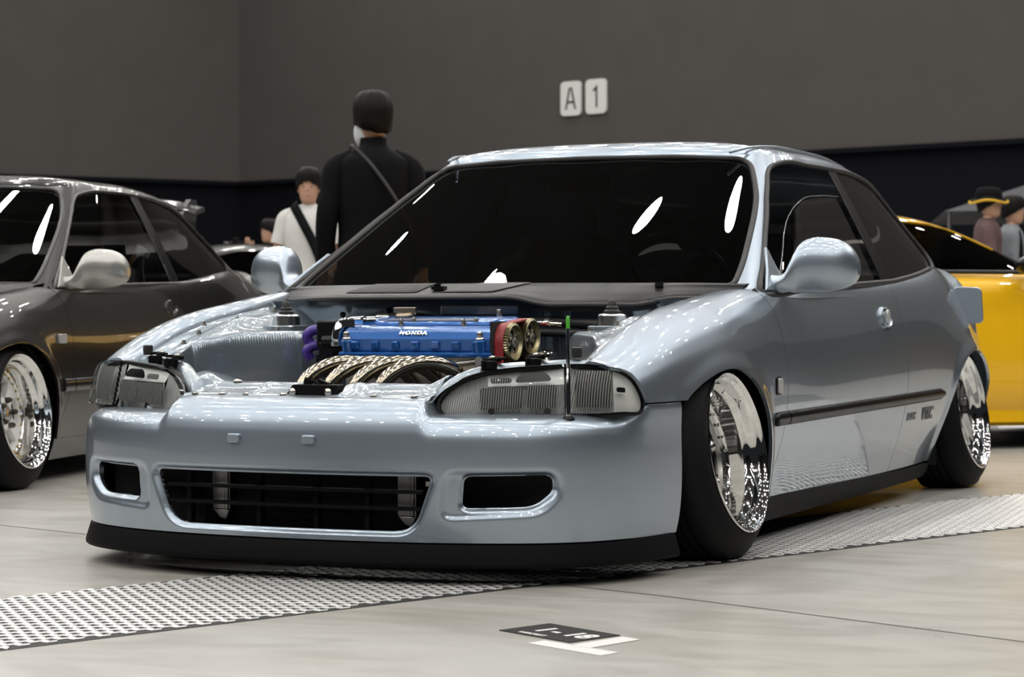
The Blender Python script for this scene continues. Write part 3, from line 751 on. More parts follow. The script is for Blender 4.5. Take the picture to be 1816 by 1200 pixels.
# decal on the rear of the door
def side_text(body, size, x, z, m, bold=0.0, space=1.0, sh=.0):
    y0 = on_side(x, z); y1 = on_side(x, z + .02); sl = (y1 - y0) / .02
    B = np.array((0, sl, 1)); B /= np.linalg.norm(B)
    sx = (on_side(x - .05, z) - on_side(x + .05, z)) / .1
    A = np.array((-1, sx, 0)); A /= np.linalg.norm(A)
    lettering('decal_lettering', body, size, (x, y0 + .0022, z), A, B, m, S['door', 1], depth=.0006, bold=bold, space=space, shear=sh)
side_text('VTEC', .058, -1.935, .292, M_DECAL, bold=.0018, space=1.02)
side_text('DOHC', .034, -1.735, .291, mat('pale_decal', (.24,.25,.26,1), .3, .5), bold=.001, space=1.1)
# sill skirts
for sg in (1, -1):
    rows = []
    for x in np.linspace(-.325, -2.19, 30):
        zt = np.interp(x, [-2.3, -1.9, -.35], [.112, .112, .134]); yb = on_side(x, .125)
        rows.append([(x, (yb - .012) * sg, zt + .004), (x, (yb + .004) * sg, zt - .002), (x, (yb - .004) * sg, zt - .030), (x, (yb - .020) * sg, .062), (x, (yb - .05) * sg, .054), (x, (yb - .16) * sg, .06)])
    rows = np.array(rows); mk('sill_skirt', rows.reshape(-1, 3), gridfaces(30, 6) + [tuple(range(6)), tuple(29 * 6 + j for j in range(6))], M_PLASTIC, car, ang=50, ref=(-1.2, 0, .4))
# opened fuel flap behind the rear wheel
hx = -2.70
g = rpoly([(-.052,-.066),(.052,-.066),(.056,.066),(-.048,.070)], .022, 5)
A = np.array((-.35, .94, 0)); B = np.array((-.06, -.10, .99)); A /= np.linalg.norm(A); B /= np.linalg.norm(B)
MB().prism(g, ((hx, .768, .652), A, B), -.004, .004).obj('fuel_flap', M_PAINT, S['rear_quarter', 1], smooth=False, bevel=.003)
MB().box((hx - .02, .735, .652), (.012, .05, .03)).obj('fuel_flap_hinge', M_TRIM, S['rear_quarter', 1], smooth=False)
# wheels
wheel(car, (0.0, .847, .279), radians(10.0), 1, 'fan'); wheel(car, (0.0, .847, .279), radians(10.0), -1, 'fan')
wheel(car, (-2.57, .822, .276), radians(9.8), 1, 'fan'); wheel(car, (-2.57, .822, .276), radians(9.8), -1, 'fan')
# wheel housings
def housing(root, xc, sg, lift=0.0):
    rows = []
    for a in np.linspace(-.25, pi + .25, 26):
        c, s = cos(a), sin(a)
        rows.append([(xc + .345 * c, y_ * sg, .185 + .330 * s + lift) for y_ in (.785, .70, .50)])
    rows = np.array(rows); n = len(rows); f = gridfaces(n, 3)
    v = list(rows.reshape(-1, 3)); ci = len(v); v.append((xc, .50 * sg, .185 + lift))
    f += [(i * 3 + 2, (i + 1) * 3 + 2, ci) for i in range(n - 1)]
    mk('wheel_housing', v, f, M_DARK, root, ang=60)
for sg in (1, -1): housing(car, .015, sg); housing(car, -2.53, sg)
# floor pan
MB().box((-1.28, 0, .105), (1.9, 1.45, .05)).obj('floor_pan', M_DARK, car, smooth=False)
MB().box((-2.9, 0, .16), (.5, 1.1, .06)).obj('boot_floor', M_DARK, car, smooth=False)

# ---- front bumper
PLAN = [(.875,0),(.8725,.1),(.866,.2),(.854,.3),(.838,.385),(.817,.46),(.783,.55),(.733,.640),(.662,.715),(.565,.768),(.46,.800),(.40,.811),(.345,.819)]
half = np.array(PLAN); full = np.concatenate([half[::-1] * np.array((1, -1)), half[1:]])
NU = 460; pl = hs(full, NU)
T_ = np.gradient(pl, axis=0); T_ /= np.linalg.norm(T_, axis=1)[:, None]; NN = np.stack([T_[:, 1], -T_[:, 0]], 1)   # outward
RA = [(.440,.115),(.439,.085),(.433,.055),(.419,.030),(.398,.014),(.366,.004),(.33,0),(.29,-.002),(.24,-.002),(.18,.001),(.135,.007),(.103,.014)]
RB = [(.404,.135),(.402,.098),(.399,.064),(.392,.036),(.379,.016),(.358,.005),(.33,0),(.29,-.002),(.24,-.002),(.18,.001),(.135,.007),(.103,.014)]
RC = [(.421,.006),(.420,.002),(.416,.000),(.408,-.001),(.392,-.001),(.362,0),(.33,0),(.29,-.001),(.24,-.001),(.18,.002),(.135,.008),(.101,.016)]
ay = np.abs(pl[:, 1]); wB = sm((ay - .345) / .035); wC = sm((.60 - pl[:, 0]) / .12) * (ay > .6)
rows = []
for k in range(len(RA)):
    a, b, c = np.array(RA[k]), np.array(RB[k]), np.array(RC[k])
    q = a[None] * (1 - wB[:, None]) + b[None] * wB[:, None]; q = q * (1 - wC[:, None]) + c[None] * wC[:, None]
    p = pl - NN * q[:, 1:2]
    rows.append(np.concatenate([p, q[:, :1]], 1))
rows = np.array(rows)
tz = np.concatenate([[0], np.cumsum([hypot(RA[i + 1][0] - RA[i][0], RA[i + 1][1] - RA[i][1]) for i in range(len(RA) - 1)])])
BG = np.swapaxes(hs(rows, 110, tz), 0, 1)
grille_p = rpoly([(-.385,.258),(.385,.258),(.337,.128),(-.337,.128)], [.02,.02,.05,.05], 7)
fog_p = rpoly([(.458,.259),(.648,.262),(.652,.225),(.612,.188),(.452,.184)], [.018,.02,.03,.04,.018], 6)
fog_m = fog_p * np.array((-1, 1)); fog_m = fog_m[::-1]
gy, gz = BG[..., 1], BG[..., 2]
near = gz < .32
dg = psd(gy, gz, grille_p); d1 = psd(gy, gz, fog_p); d2 = psd(gy, gz, fog_m)
scoopL = rpoly([(.415,.268),(.655,.270),(.665,.22),(.625,.172),(.405,.160)], .03, 5); sc1 = psd(gy, gz, scoopL); sc2 = psd(-gy, gz, scoopL)
ins = .014 * (1 - sm(dg / .015)) + .012 * (1 - sm(d1 / .010)) + .012 * (1 - sm(d2 / .010)) + .007 * (1 - sm((sc1 + .010) / .020)) + .007 * (1 - sm((sc2 + .010) / .020))
ins = np.where(near, ins, 0)
BG2 = BG.copy(); BG2[..., :2] -= NN[:, None, :] * ins[..., None]
v, f = trim(BG2, [dg, d1, d2])
bumper = mk('front_bumper', v, f, M_PAINT, car, ang=75, solid=.012, ref=(.3, 0, .25))
# number-plate plugs
for y_ in (-.132, .075):
    x_ = .8735; z_ = .341
    g = rpoly([(-.017,-.011),(.017,-.011),(.017,.011),(-.017,.011)], .007, 4)
    MB().prism(g, ((x_ - .006, y_, z_), (0, 1, 0), (0, 0, 1)), 0, .013).obj('plate_plug', M_PAINT, bumper, smooth=False, bevel=.003)
# front lip
lip = []
for k in range(0, NU, 4):
    p, n_ = pl[k], NN[k]
    lip.append([(*(p - n_ * i), z) for i, z in ((.030,.108),(.024,.1005),(.010,.0985),(-.003,.056),(-.003,.048),(.001,.044),(.10,.044))])
lip = np.array(lip)
fr_ = np.interp(lip[:, 0, 1], [-.8, -.3, .3, .8], [.0, .0, 0, 0])
mk('front_lip', lip.reshape(-1, 3), gridfaces(len(lip), 7) + [tuple(range(7)), tuple((len(lip) - 1) * 7 + j for j in range(7))], M_PLASTIC, car, ang=50, ref=(.3, 0, .2))
# inside the bumper mouth
MB().box((.66, 0, .20), (.02, 1.24, .30)).obj('front_bulkhead', M_DARK, car, smooth=False)
for sg in (1, -1): MB().box((.60, .585 * sg, .22), (.02, .22, .20)).obj('duct_panel', M_DARK, car, smooth=False)
for z_ in (.220, .180):
    ys = np.linspace(-.355, .355, 25); path = [(.832 - .10 * y * y, y, z_) for y in ys]
    rows = np.array([[(x - .015, y, z - .004), (x + .008, y, z - .004), (x + .008, y, z + .004), (x - .015, y, z + .004)] for x, y, z in path])
    mk('grille_bar', rows.reshape(-1, 3), gridfaces(25, 4, cv=True), M_PLASTIC, bumper, smooth=False)
for y_ in (-.30, -.10, .06, .20):
    MB().box((.805, y_, .192), (.02, .012, .14)).obj('grille_rib', M_PLASTIC, bumper, smooth=False)
MB().box((.715, .0, .20), (.02, .62, .20)).obj('radiator_core', mat('radiator_core', (.008,.009,.010,1), .0, .6, spec=.1, bump=.6, bscale=90), car, smooth=False)
for y_, w_ in ((-.245, .050), (.275, .050)):
    mb = MB(); mb.box((.742, y_, .215), (.024, w_, .12)); mb.cyl((.754, y_ + w_ * .32, .155), (.754, y_ + w_ * .32, .275), .006, 10)
    mb.prism([(-w_ / 2, .155), (w_ / 2, .155), (w_ / 2 - .012, .128), (w_ / 2 - .03, .134)], ((.742, y_, 0), (0, 1, 0), (0, 0, 1)), -.012, .012)
    mb.obj('radiator_tank', mat('dull_alloy', (.26,.255,.25,1), 1, .3), car, smooth=False, bevel=.002)
MB().cyl((.77, .362, .232), (.77, .362, .205), .010, 10).box((.765, .352, .236), (.02, .03, .012)).obj('tow_bolt', M_STEEL, car, smooth=False)

# dark tubes inside the shut lines, standing in for the shade of the gap
def shutlines(Sx, lift, root_key='door'):
    for sg in (1, -1):
        for fn_ in (seam_f, seam_r):
            zs = np.linspace(.15, .70, 24); pts = [(float(fn_(z)), (on_side(float(fn_(z)), z) - .0075) * sg, z + lift) for z in zs]
            v, f = tube(pts, .006, 6); mk('shut_line_shade', v, f, M_DARK, Sx['door', sg], ang=180)
shutlines(S, 0.0)
# ---- headlamps
LENS = [(.75,.361,.43),(.738,.372,.453),(.718,.399,.478),(.692,.439,.495),(.658,.497,.504),(.619,.568,.508),(.587,.627,.51),(.561,.674,.508),(.537,.723,.5),(.524,.754,.485),(.519,.776,.457),(.52,.788,.428),(.525,.788,.408),(.552,.743,.397),(.611,.637,.393),(.694,.484,.392),(.744,.389,.395),(.752,.367,.409)]
lens_c = np.array((.629, .576, .45)); LN = np.array((1, .539, .25)); LN /= np.linalg.norm(LN)
LA = np.array((-.539, 1, 0)); LA /= np.linalg.norm(LA); LB = np.cross(LN, LA)       # along the lamp, up the lamp
lens2 = np.array([((np.array(p) - lens_c) @ LA, (np.array(p) - lens_c) @ LB) for p in LENS])
lens2 = hs(lens2, 110, closed=True)
def lens_h(ta): return np.interp(ta, [0, .15, .3, .45, .6, .72, .84, .93, 1.0], [0, .22, .45, .72, .95, 1.0, .86, .5, .0])
def lens_surface(poly, off, bulge, nu=90, nv=34, grow=0.0):
    a0, a1 = lens2[:, 0].min() - .01, lens2[:, 0].max() + .01; b0, b1 = lens2[:, 1].min() - .01, lens2[:, 1].max() + .01
    A, B = np.meshgrid(np.linspace(a0, a1, nu), np.linspace(b0, b1, nv), indexing='ij')
    ta = (A - a0) / (a1 - a0); tb = (B - b0) / (b1 - b0)
    # bulges forward in the middle and drops back round the outer corner
    H = bulge * lens_h(ta) * (.8 + .2 * np.sin(pi * tb)) + .004
    G = lens_c + A[..., None] * LA + B[..., None] * LB + (H + off)[..., None] * LN
    d = -(psd(A, B, poly) - grow)
    return G, d, A, B
def headlamp(sg):
    t = empty('headlamp', (0, 0, 0), 0, car)
    def put(name, v, f, m, **k):
        v = np.array(v, float); v[:, 1] *= sg
        return mk(name, v, f, m, t, **k)
    G, d, A, B = lens_surface(lens2, 0, .046)
    split = .054                                   # seam between the lamp and the corner marker
    v, f = trim(G, [d, split - .003 - A]); put('lamp_lens', v, f, M_LENS, ang=180, ref=(.3, .566 * sg, .45))
    v, f = trim(G, [d, A - split - .003]); put('marker_lens', v, f, M_LENS, ang=180, ref=(.3, .566 * sg, .45))
    # housing rim around the lens, deep
    rim = []
    for off in (.000, -.028):
        Gb, db, A2, B2 = lens_surface(lens2, off, .046)
        rim.append(Gb)
    idx = []
    loop = []
    for a, b in lens2:
        i = np.clip(np.searchsorted(A[:, 0], a), 1, A.shape[0] - 1); j = np.clip(np.searchsorted(B[0], b), 1, B.shape[1] - 1)
        tu = (a - A[i - 1, 0]) / (A[i, 0] - A[i - 1, 0]); tv = (b - B[0, j - 1]) / (B[0, j] - B[0, j - 1])
        loop.append((1 - tu) * (1 - tv) * G[i - 1, j - 1] + tu * (1 - tv) * G[i, j - 1] + (1 - tu) * tv * G[i - 1, j] + tu * tv * G[i, j])
    loop = np.array(loop)
    back = loop - LN * .030
    n = len(loop)
    put('lens_edge', np.concatenate([loop, back]), [(i, (i + 1) % n, n + (i + 1) % n, n + i) for i in range(n)], glassmat('clear_rim', (.80,.83,.81,1), 1.2, .05), ang=60)
    v, f = tube(back - LN * .004, .007, 8, closed=True); put('lamp_gasket', v, f, M_RUBBER, ang=180)
    # reflector bowl: facets of bright metal
    refl = mat('lamp_reflector', (.96, .96, .96, 1), .0, .25, spec=.8)
    M_FL = MATS.get('lamp_flutes')
    if M_FL is None:
        M_FL = mat('lamp_flutes', (.96, .96, .96, 1), .0, .22, spec=.8); nt = M_FL.node_tree; b_ = nt.nodes['Principled BSDF']
        tc = nt.nodes.new('ShaderNodeTexCoord'); wv = nt.nodes.new('ShaderNodeTexWave'); wv.bands_direction = 'Y'; wv.inputs['Scale'].default_value = 62
        bp = nt.nodes.new('ShaderNodeBump'); bp.inputs['Strength'].default_value = 1.0; bp.inputs['Distance'].default_value = .006
        nt.links.new(tc.outputs['Object'], wv.inputs['Vector']); nt.links.new(wv.outputs['Fac'], bp.inputs['Height']); nt.links.new(bp.outputs['Normal'], b_.inputs['Normal'])
    def bowl(a0, a1, b0, b1, depth, m, name, nu=26, nv=16, px=2.0, tilt=-.12):
        A3, B3 = np.meshgrid(np.linspace(a0, a1, nu), np.linspace(b0, b1, nv), indexing='ij')
        ua = (A3 - (a0 + a1) / 2) / ((a1 - a0) / 2); ub = (B3 - (b0 + b1) / 2) / ((b1 - b0) / 2)
        H = -.012 - depth * np.clip(1 - .5 * np.abs(ua)**px - .5 * np.abs(ub)**px, 0, 1)
        # follow the lens
        ta = (A3 - A[0, 0]) / (A[-1, 0] - A[0, 0]); H += .046 * lens_h(ta) + tilt * (B3 + .06) - .002
        Gb = lens_c + A3[..., None] * LA + B3[..., None] * LB + H[..., None] * LN
        dd = -(psd(A3, B3, lens2) + .004)
        v, f = trim(Gb, [dd])
        if len(f): put(name, v, f, m, ang=60)
    bowl(-.26, -.13, -.075, .075, .012, M_FL, 'reflector')
    bowl(-.13, .050, -.075, .016, .016, M_FL, 'reflector')
    bowl(-.13, .050, .016, .075, .010, refl, 'reflector')
    bowl(.058, .166, -.075, .075, .012, M_FL, 'marker_reflector')
    bowl(.166, .28, -.08, .085, .002, mat('marker_white', (.93,.93,.91,1), .0, .25), 'marker_reflector')
    # prism blocks behind the glass, their bright and dark glints painted as stripes
    M_PR = MATS.get('prism_glint_stripes')
    if M_PR is None:
        M_PR = mat('prism_glint_stripes', (.3, .3, .3, 1), .0, .18); nt = M_PR.node_tree; b_ = nt.nodes['Principled BSDF']
        tc = nt.nodes.new('ShaderNodeTexCoord'); wv = nt.nodes.new('ShaderNodeTexWave'); wv.bands_direction = 'Y'; wv.inputs['Scale'].default_value = 58; wv.inputs['Distortion'].default_value = 2.2; wv.inputs['Detail Scale'].default_value = 30
        cr = nt.nodes.new('ShaderNodeValToRGB'); cr.color_ramp.elements[0].position = .45; cr.color_ramp.elements[0].color = (.13, .127, .12, 1); cr.color_ramp.elements[1].position = .8; cr.color_ramp.elements[1].color = (.88, .88, .86, 1)
        bp = nt.nodes.new('ShaderNodeBump'); bp.inputs['Strength'].default_value = .8; bp.inputs['Distance'].default_value = .004
        nt.links.new(tc.outputs['Object'], wv.inputs['Vector']); nt.links.new(wv.outputs['Fac'], cr.inputs['Fac']); nt.links.new(cr.outputs['Color'], b_.inputs['Base Color']); nt.links.new(wv.outputs['Fac'], bp.inputs['Height']); nt.links.new(bp.outputs['Normal'], b_.inputs['Normal'])
    dk = mat('lamp_dark', (.05,.05,.052,1), .6, .25)
    def patch(poly, off, m, name):
        Gp, dp, _, _ = lens_surface(np.array(poly), off, .046, 120, 50); v, f = trim(Gp, [dp]); put(name, v, f, m, ang=180)
    R4 = lambda a0, a1, b0, b1, r_=.006: rpoly([(a0, b0), (a1, b0), (a1, b1), (a0, b1)], r_, 3)
    patch(R4(-.150, -.050, -.042, .010), -.010, M_PR, 'lens_prism'); patch(R4(-.040, .030, -.042, .013), -.010, M_PR, 'lens_prism')
    patch(R4(-.125, -.075, .020, .034), -.010, M_PR, 'lens_prism'); patch(rpoly([(-.07, .020), (.022, .022), (.008, .044), (-.055, .044)], .012, 5), -.010, dk, 'lens_prism')
    patch(R4(.074, .160, -.043, .046), -.008, M_PR, 'marker_prism'); patch(R4(.172, .194, -.006, .006, .002), -.006, dk, 'marker_prism')
    c0 = lens_c - .095 * LA - .045 * LB + .02 * LN
    for a_, b_2 in ((-.125, -.050), (.008, -.050)):
        c0 = lens_c + a_ * LA + b_2 * LB + (.028) * LN
        mb = MB(); mb.cyl(c0 - LN * .012, c0 + LN * .004, .008, 12); put('lens_boss', mb.v, mb.f, M_CHROME)
    mb = MB(); p0 = lens_c + .054 * LA
    for k in range(9):
        b = -.055 + .0135 * k; mb.box(lens_c + .054 * LA + b * LB + .032 * LN, (.004, .005, .013))
    put('lamp_divider', mb.v, mb.f, M_TRIM, smooth=False)
    # back shell closes the lamp
    v, f = trim(*(lambda q: (q[0], [q[1]]))(lens_surface(lens2, -.085, .03)))
    put('lamp_back', v, f, M_DARK, ang=180)
    put('lamp_body', np.concatenate([back, loop - LN * .085]), [(i, (i + 1) % n, n + (i + 1) % n, n + i) for i in range(n)], M_DARK, ang=60)
    return loop
for sg in (1, -1): lens_loop = headlamp(sg)

# ---- engine bay sheet metal
M_BAY = paint('bay_paint', (0.25, 0.295, 0.34, 1), 0.7, 0.28)
TOWER = rpoly([(.36,.70),(.34,.592),(.235,.540),(.115,.430),(.085,.408),(-.30,.404),(-.30,.70)], [.01,.03,.03,.035,.03,.01,.01], 6)
RAIL = np.array([(.60,.70),(.60,.612),(.30,.600),(.0,.60),(.0,.70)])
def rail_z(x): return np.interp(-x, [-s_[0] for s_ in SIDE], [s_[1][9][1] for s_ in SIDE]) - .006
AX, AY = np.meshgrid(np.linspace(.58, -.25, 150), np.linspace(.650, .385, 90), indexing='ij')
tz_ = np.clip((.60 - AY) / .10, 0, 1); pk = np.exp(-((AX - .10) / .07)**2 - ((AY - .585) / .035)**2)
plat = rail_z(AX) * (1 - sm(tz_)) + (.590 + .0 * AX) * sm(tz_); plat = plat + .016 * pk - .010 * sm((.44 - AY) / .04)
plat = np.minimum(plat, np.maximum(plat, .0) )
fr_dip = sm((AX - .14) / .2); plat = plat - .012 * fr_dip * sm((.60 - AY) / .05)
low_ = .30 - .03 * (AX - .3)
dt = psd(AX, AY, TOWER); dr = psd(AX, AY, RAIL)
hT = np.where(dt <= 0, plat - .006 * sm((dt + .016) / .016), plat - .006 - (plat - low_) * sm((dt) / .030))
hR = np.where(dr <= 0, rail_z(AX) - .004 * sm((dr + .010) / .010), rail_z(AX) - .004 - (rail_z(AX) - low_) * sm(dr / .026))
AZ = np.maximum(np.maximum(hT, hR), low_)
for sg in (1, -1):
    G = np.stack([AX, AY * sg, AZ], -1); mk('inner_apron', G.reshape(-1, 3), gridfaces(150, 90), M_BAY, car, ang=180, solid=.004, ref=(.1, .7 * sg, -1.2))
    # lower wheel-well bulge ahead of the strut tower
    c = np.array([[(.30 + .20 * cos(a) , (.40 + .17 * s) * sg, .36 + .125 * sin(a) * (.55 + .45 * s)) for s in np.linspace(0, 1, 5)] for a in np.linspace(.15, pi - .5, 8)])
    G = surf(c, 30, 14); mk('wheel_well', G.reshape(-1, 3), gridfaces(30, 14), M_BAY, car, ang=70, ref=(.3, .5 * sg, .2))
    # strut top: plate, turret and cap
    st = empty('strut_top', (0, 0, 0), 0, car); sx, sy = .012, .497 * sg
    MB().prism([(x, y) for x, y in rpoly([(-.062,-.05),(.062,-.05),(.07,0),(.062,.05),(-.062,.05),(-.07,0)], .02, 4)], ((sx, sy, .588), (1, 0, 0), (0, 1, 0)), 0, .016).obj('mount_plate', M_BAY, st, smooth=False, bevel=.003)
    mb = MB(); mb.lathe([(.040,.604),(.038,.630),(.034,.634),(.020,.636)], 28, (sx, sy, 0), 'z'); mb.obj('turret', M_SILVER, st)
    mb = MB(); mb.lathe([(.022,.634),(.022,.642),(.017,.646),(.017,.652),(.0125,.656),(.011,.668),(.007,.672),(.0005,.673)], 18, (sx, sy, 0), 'z'); mb.obj('strut_cap', M_RUBBER, st)
    for x_, y_, z_ in ((.098, .475, .585), (-.075, .53, .600), (.255, .615, .604), (.40, .585, .555)):
        mb = MB(); mb.lathe([(.010,0),(.010,.003),(.006,.004),(.006,.011),(.0005,.012)], 8, (x_, y_ * sg, z_ + .002), 'z'); mb.obj('bay_bolt', M_STEEL, st, ang=30)
    # fender inner gutter
    xs = np.linspace(.56, -.28, 30); rows = []
    for x in xs:
        z = np.interp(-x, [-s[0] for s in SIDE], [s[1][9][1] for s in SIDE]); y = np.interp(-x, [-s[0] for s in SIDE], [s[1][9][0] for s in SIDE])
        rows.append([(x, y * sg, z + .006), (x, (y - .006) * sg, z - .004), (x, (y - .034) * sg, z - .008), (x, (y - .038) * sg, z - .016)])
    rows = np.array(rows); mk('fender_flange', rows.reshape(-1, 3), gridfaces(30, 4), M_BAY, S['front_fender', sg], ang=60, solid=.003, ref=(0, 0, -5))
    for x_ in (.47, .25, .05, -.15):
        z = np.interp(-x_, [-s[0] for s in SIDE], [s[1][9][1] for s in SIDE])
        mb = MB(); mb.lathe([(.010,0),(.010,.003),(.006,.004),(.006,.009),(.0005,.010)], 8, (x_, .634 * sg, z - .007), 'z'); mb.obj('fender_bolt', M_STEEL, S['front_fender', sg], ang=30)
    # panel over the lamp, from the tie bar up to the fender tip
    path = np.array([(.742,.335,.440),(.726,.352,.466),(.702,.385,.492),(.668,.425,.509),(.628,.478,.517),(.584,.545,.521),(.548,.600,.524),(.515,.648,.522)])
    p2 = hs(path, 40); rows = []
    for p in p2:
        q = p * np.array((1, sg, 1)); rows.append([q + np.array((.004, 0, -.018)), q + np.array((.0, 0, -.004)), q + np.array((-.010, 0, .003)), q + np.array((-.034, -.010 * sg, .001)), q + np.array((-.042, -.014 * sg, -.010)), q + np.array((-.046, -.016 * sg, -.05))])
    rows = np.array(rows); mk('lamp_panel', rows.reshape(-1, 3), gridfaces(40, 6), M_BAY, car, ang=60, solid=.003, ref=(.55, .5 * sg, .2))
    # black lamp clips and rubber stops
    for (x_, y_, z_) in ((.650, .452, .523), (.590, .540, .529)):
        mb = MB(); th = -.62 * sg; Rz = [[cos(th), -sin(th), 0], [sin(th), cos(th), 0], [0, 0, 1]]
        mb.box((x_ + .012, y_ * sg, z_ - .008), (.022, .036, .020), Rz); mb.box((x_ - .012, (y_ - .005) * sg, z_ + .004), (.034, .030, .010), Rz); mb.box((x_ + .020, (y_ + .006) * sg, z_ - .008), (.012, .008, .024), Rz); mb.box((x_ + .020, (y_ - .012) * sg, z_ - .008), (.012, .008, .024), Rz)
        mb.box((x_ - .016, (y_ + .016) * sg, z_ + .008), (.014, .034, .007), Rz)
        mb.obj('lamp_clip', M_PLASTIC, car, smooth=False, bevel=.002)
        mb = MB(); mb.lathe([(.009,0),(.009,.003),(.005,.005),(.0005,.006)], 10, (x_ - .012, (y_ - .005) * sg, z_ + .009), 'z'); mb.obj('clip_bolt', M_STEEL, car, ang=40)
    mb = MB(); mb.lathe([(.012,0),(.0135,.014),(.013,.024),(.010,.026),(.0005,.025)], 16, (.520, .618 * sg, .531), 'z'); mb.obj('bonnet_stop', M_RUBBER, car, ang=50)

# radiator support bar with ribs and the black latch bracket
ys = np.linspace(-.345, .345, 80); rows = []
for y in ys:
    rib = sum(.006 * sm(1 - abs(y - c_) / .012) for c_ in (-.150, .100, .140))
    dip = -.016 * sm((.066 - abs(y - .012)) / .015)
    e = .018 * sm((abs(y) - .29) / .055)
    bow = -.03 * y * y
    rows.append([(.790 + bow * 2, y, .431), (.772 + bow, y, .4365), (.768 + bow, y, .440 + rib * .5), (.735 + bow, y, .447 + rib + dip), (.700 + bow, y, .459 + rib + dip + e), (.690 + bow, y, .4655 + rib * .6 + dip + e), (.680 + bow, y, .467 + rib * .6 + dip + e), (.650 + bow, y, .466 + dip + e), (.644 + bow, y, .455), (.644 + bow, y, .40)])
rows = np.array(rows); G = surf(rows, 160, 40)
mk('radiator_support', G.reshape(-1, 3), gridfaces(160, 40), M_BAY, car, ang=60, solid=.003, ref=(.6, 0, .2))
for y_ in (-.315, -.235, -.165, -.06, .19, .30):
    mb = MB(); mb.lathe([(.010,0),(.010,.003),(.006,.005),(.0005,.006)], 10, (.762 - .03 * y_ * y_, y_, .4405), 'z'); mb.obj('support_bolt', M_STEEL, car, ang=40)
for y_ in (-.245,):
    mb = MB(); mb.lathe([(.012,0),(.012,.003),(.008,.006),(.0005,.008)], 10, (.675, y_, .468), 'z'); mb.obj('support_bolt', M_STEEL, car, ang=40)
lt = empty('bonnet_latch', (0, 0, 0), 0, car)
mb = MB(); mb.prism(rpoly([(-.062,.434),(.074,.434),(.088,.467),(-.038,.467)], .005, 2), ((.745, 0, 0), (0, 1, 0), (0, 0, 1)), -.03, .012); mb.obj('latch_plate', M_PLASTIC, lt, smooth=False, bevel=.002)
mb = MB(); mb.prism([(-.018,.455),(.004,.455),(.002,.486),(-.014,.480)], ((.735, 0, 0), (0, 1, 0), (0, 0, 1)), -.006, .006); mb.prism([(.012,.455),(.052,.452),(.050,.470),(.022,.480)], ((.728, 0, 0), (0, 1, 0), (0, 0, 1)), -.006, .006); mb.tube([(.74, -.012, .481), (.735, .012, .474), (.735, .042, .456)], .004, 8); mb.obj('latch_hook', M_PLASTIC, lt, smooth=False)
for y_ in (-.036, .064):
    mb = MB(); mb.lathe([(.010,0),(.010,.004),(.006,.008),(.0005,.009)], 12, (.757, y_, .449), 'x'); mb.obj('latch_bolt', M_STEEL, lt, ang=40)

# firewall with stamped beads
ys = np.linspace(-.66, .66, 130); rows = []
for y in ys:
    bead = sum(.012 * sm(1 - abs(y - c_) / .020) for c_ in (.20, .26, .41, .47, .54))
    hump = .03 * sm(1 - abs(y + .22) / .20)
    rows.append([(-.185 + bead * .3, y, .672), (-.205 + bead, y, .655), (-.215 + bead + hump * .4, y, .625), (-.222 + bead + hump, y, .59), (-.226 + bead + hump, y, .55), (-.232 + bead, y, .48), (-.24, y, .36), (-.25, y, .2)])
G = surf(np.array(rows), 200, 30); mk('firewall', G.reshape(-1, 3), gridfaces(200, 30), M_BAY, car, ang=60, ref=(-1.5, 0, .5))
for y_, z_ in ((-.43, .633), (-.28, .645), (-.25, .645), (-.05, .642), (-.035, .642), (.32, .60)):
    mb = MB(); mb.lathe([(.009,0),(.009,.004),(.004,.007),(.0005,.007)], 10, (-.196, y_, z_), 'x'); mb.obj('firewall_grommet', M_TRIM, car, ang=40)
mb = MB(); mb.box((-.17, .02, .645), (.01, .24, .028)); mb.obj('data_plate', M_BAY, car, smooth=False, bevel=.003)
mb = MB(); mb.tube(hs([(-.12,-.46,.60),(-.15,-.30,.622),(-.155,-.15,.618),(-.15,-.02,.61)], 24), .011, 10); mb.obj('coolant_hose', M_RUBBER, car, ang=60)
mb = MB(); mb.tube(hs([(-.06,.24,.615),(-.08,.32,.612),(-.08,.42,.605),(-.04,.50,.59)], 24), .014, 10); mb.obj('brake_hose', M_RUBBER, car, ang=60)
mb = MB(); mb.tube(hs([(-.05,.26,.585),(-.07,.34,.583),(-.07,.44,.578),(-.04,.5,.57)], 24), .012, 10); mb.obj('heater_hose', M_RUBBER, car, ang=60)
MB().box((.13, 0, .17), (.98, 1.0, .02)).obj('under_tray', M_DARK, car, smooth=False)
for sg in (1, -1): MB().box((.33, .40 * sg, .25), (.5, .02, .18)).obj('chassis_rail', M_BAY, car, smooth=False)

# ---- engine
eng = empty('engine', (.13, .040, 0.186), 0, car)
eo = np.array((.13, 0, .18))
def ep(name, mb, m, **k):
    v = np.array(mb.v) - eo; return mk(name, v, mb.f, m, eng, **k)
tl = radians(11)
ED = np.array((-cos(tl), 0, sin(tl))); EN = np.array((sin(tl), 0, cos(tl))); EY = np.array((0, 1.0, 0)); E0 = np.array((.245, -.005, .530))
def E(y, d, n): return E0 + EY * y + ED * d + EN * n
def eprism(prof, y0, y1, mb=None, taper=0.0):
    """profile in (d, n), run along y"""
    mb = mb or MB(); k = len(prof)
    cd = np.mean([p[0] for p in prof]); 
    V = [E(y0, d, n) for d, n in prof] + [E(y1, d, n) for d, n in prof]
    mb.add(V, [tuple(range(k)), tuple(range(2 * k - 1, k - 1, -1))] + [(i, k + i, k + (i + 1) % k, (i + 1) % k) for i in range(k)]); return mb
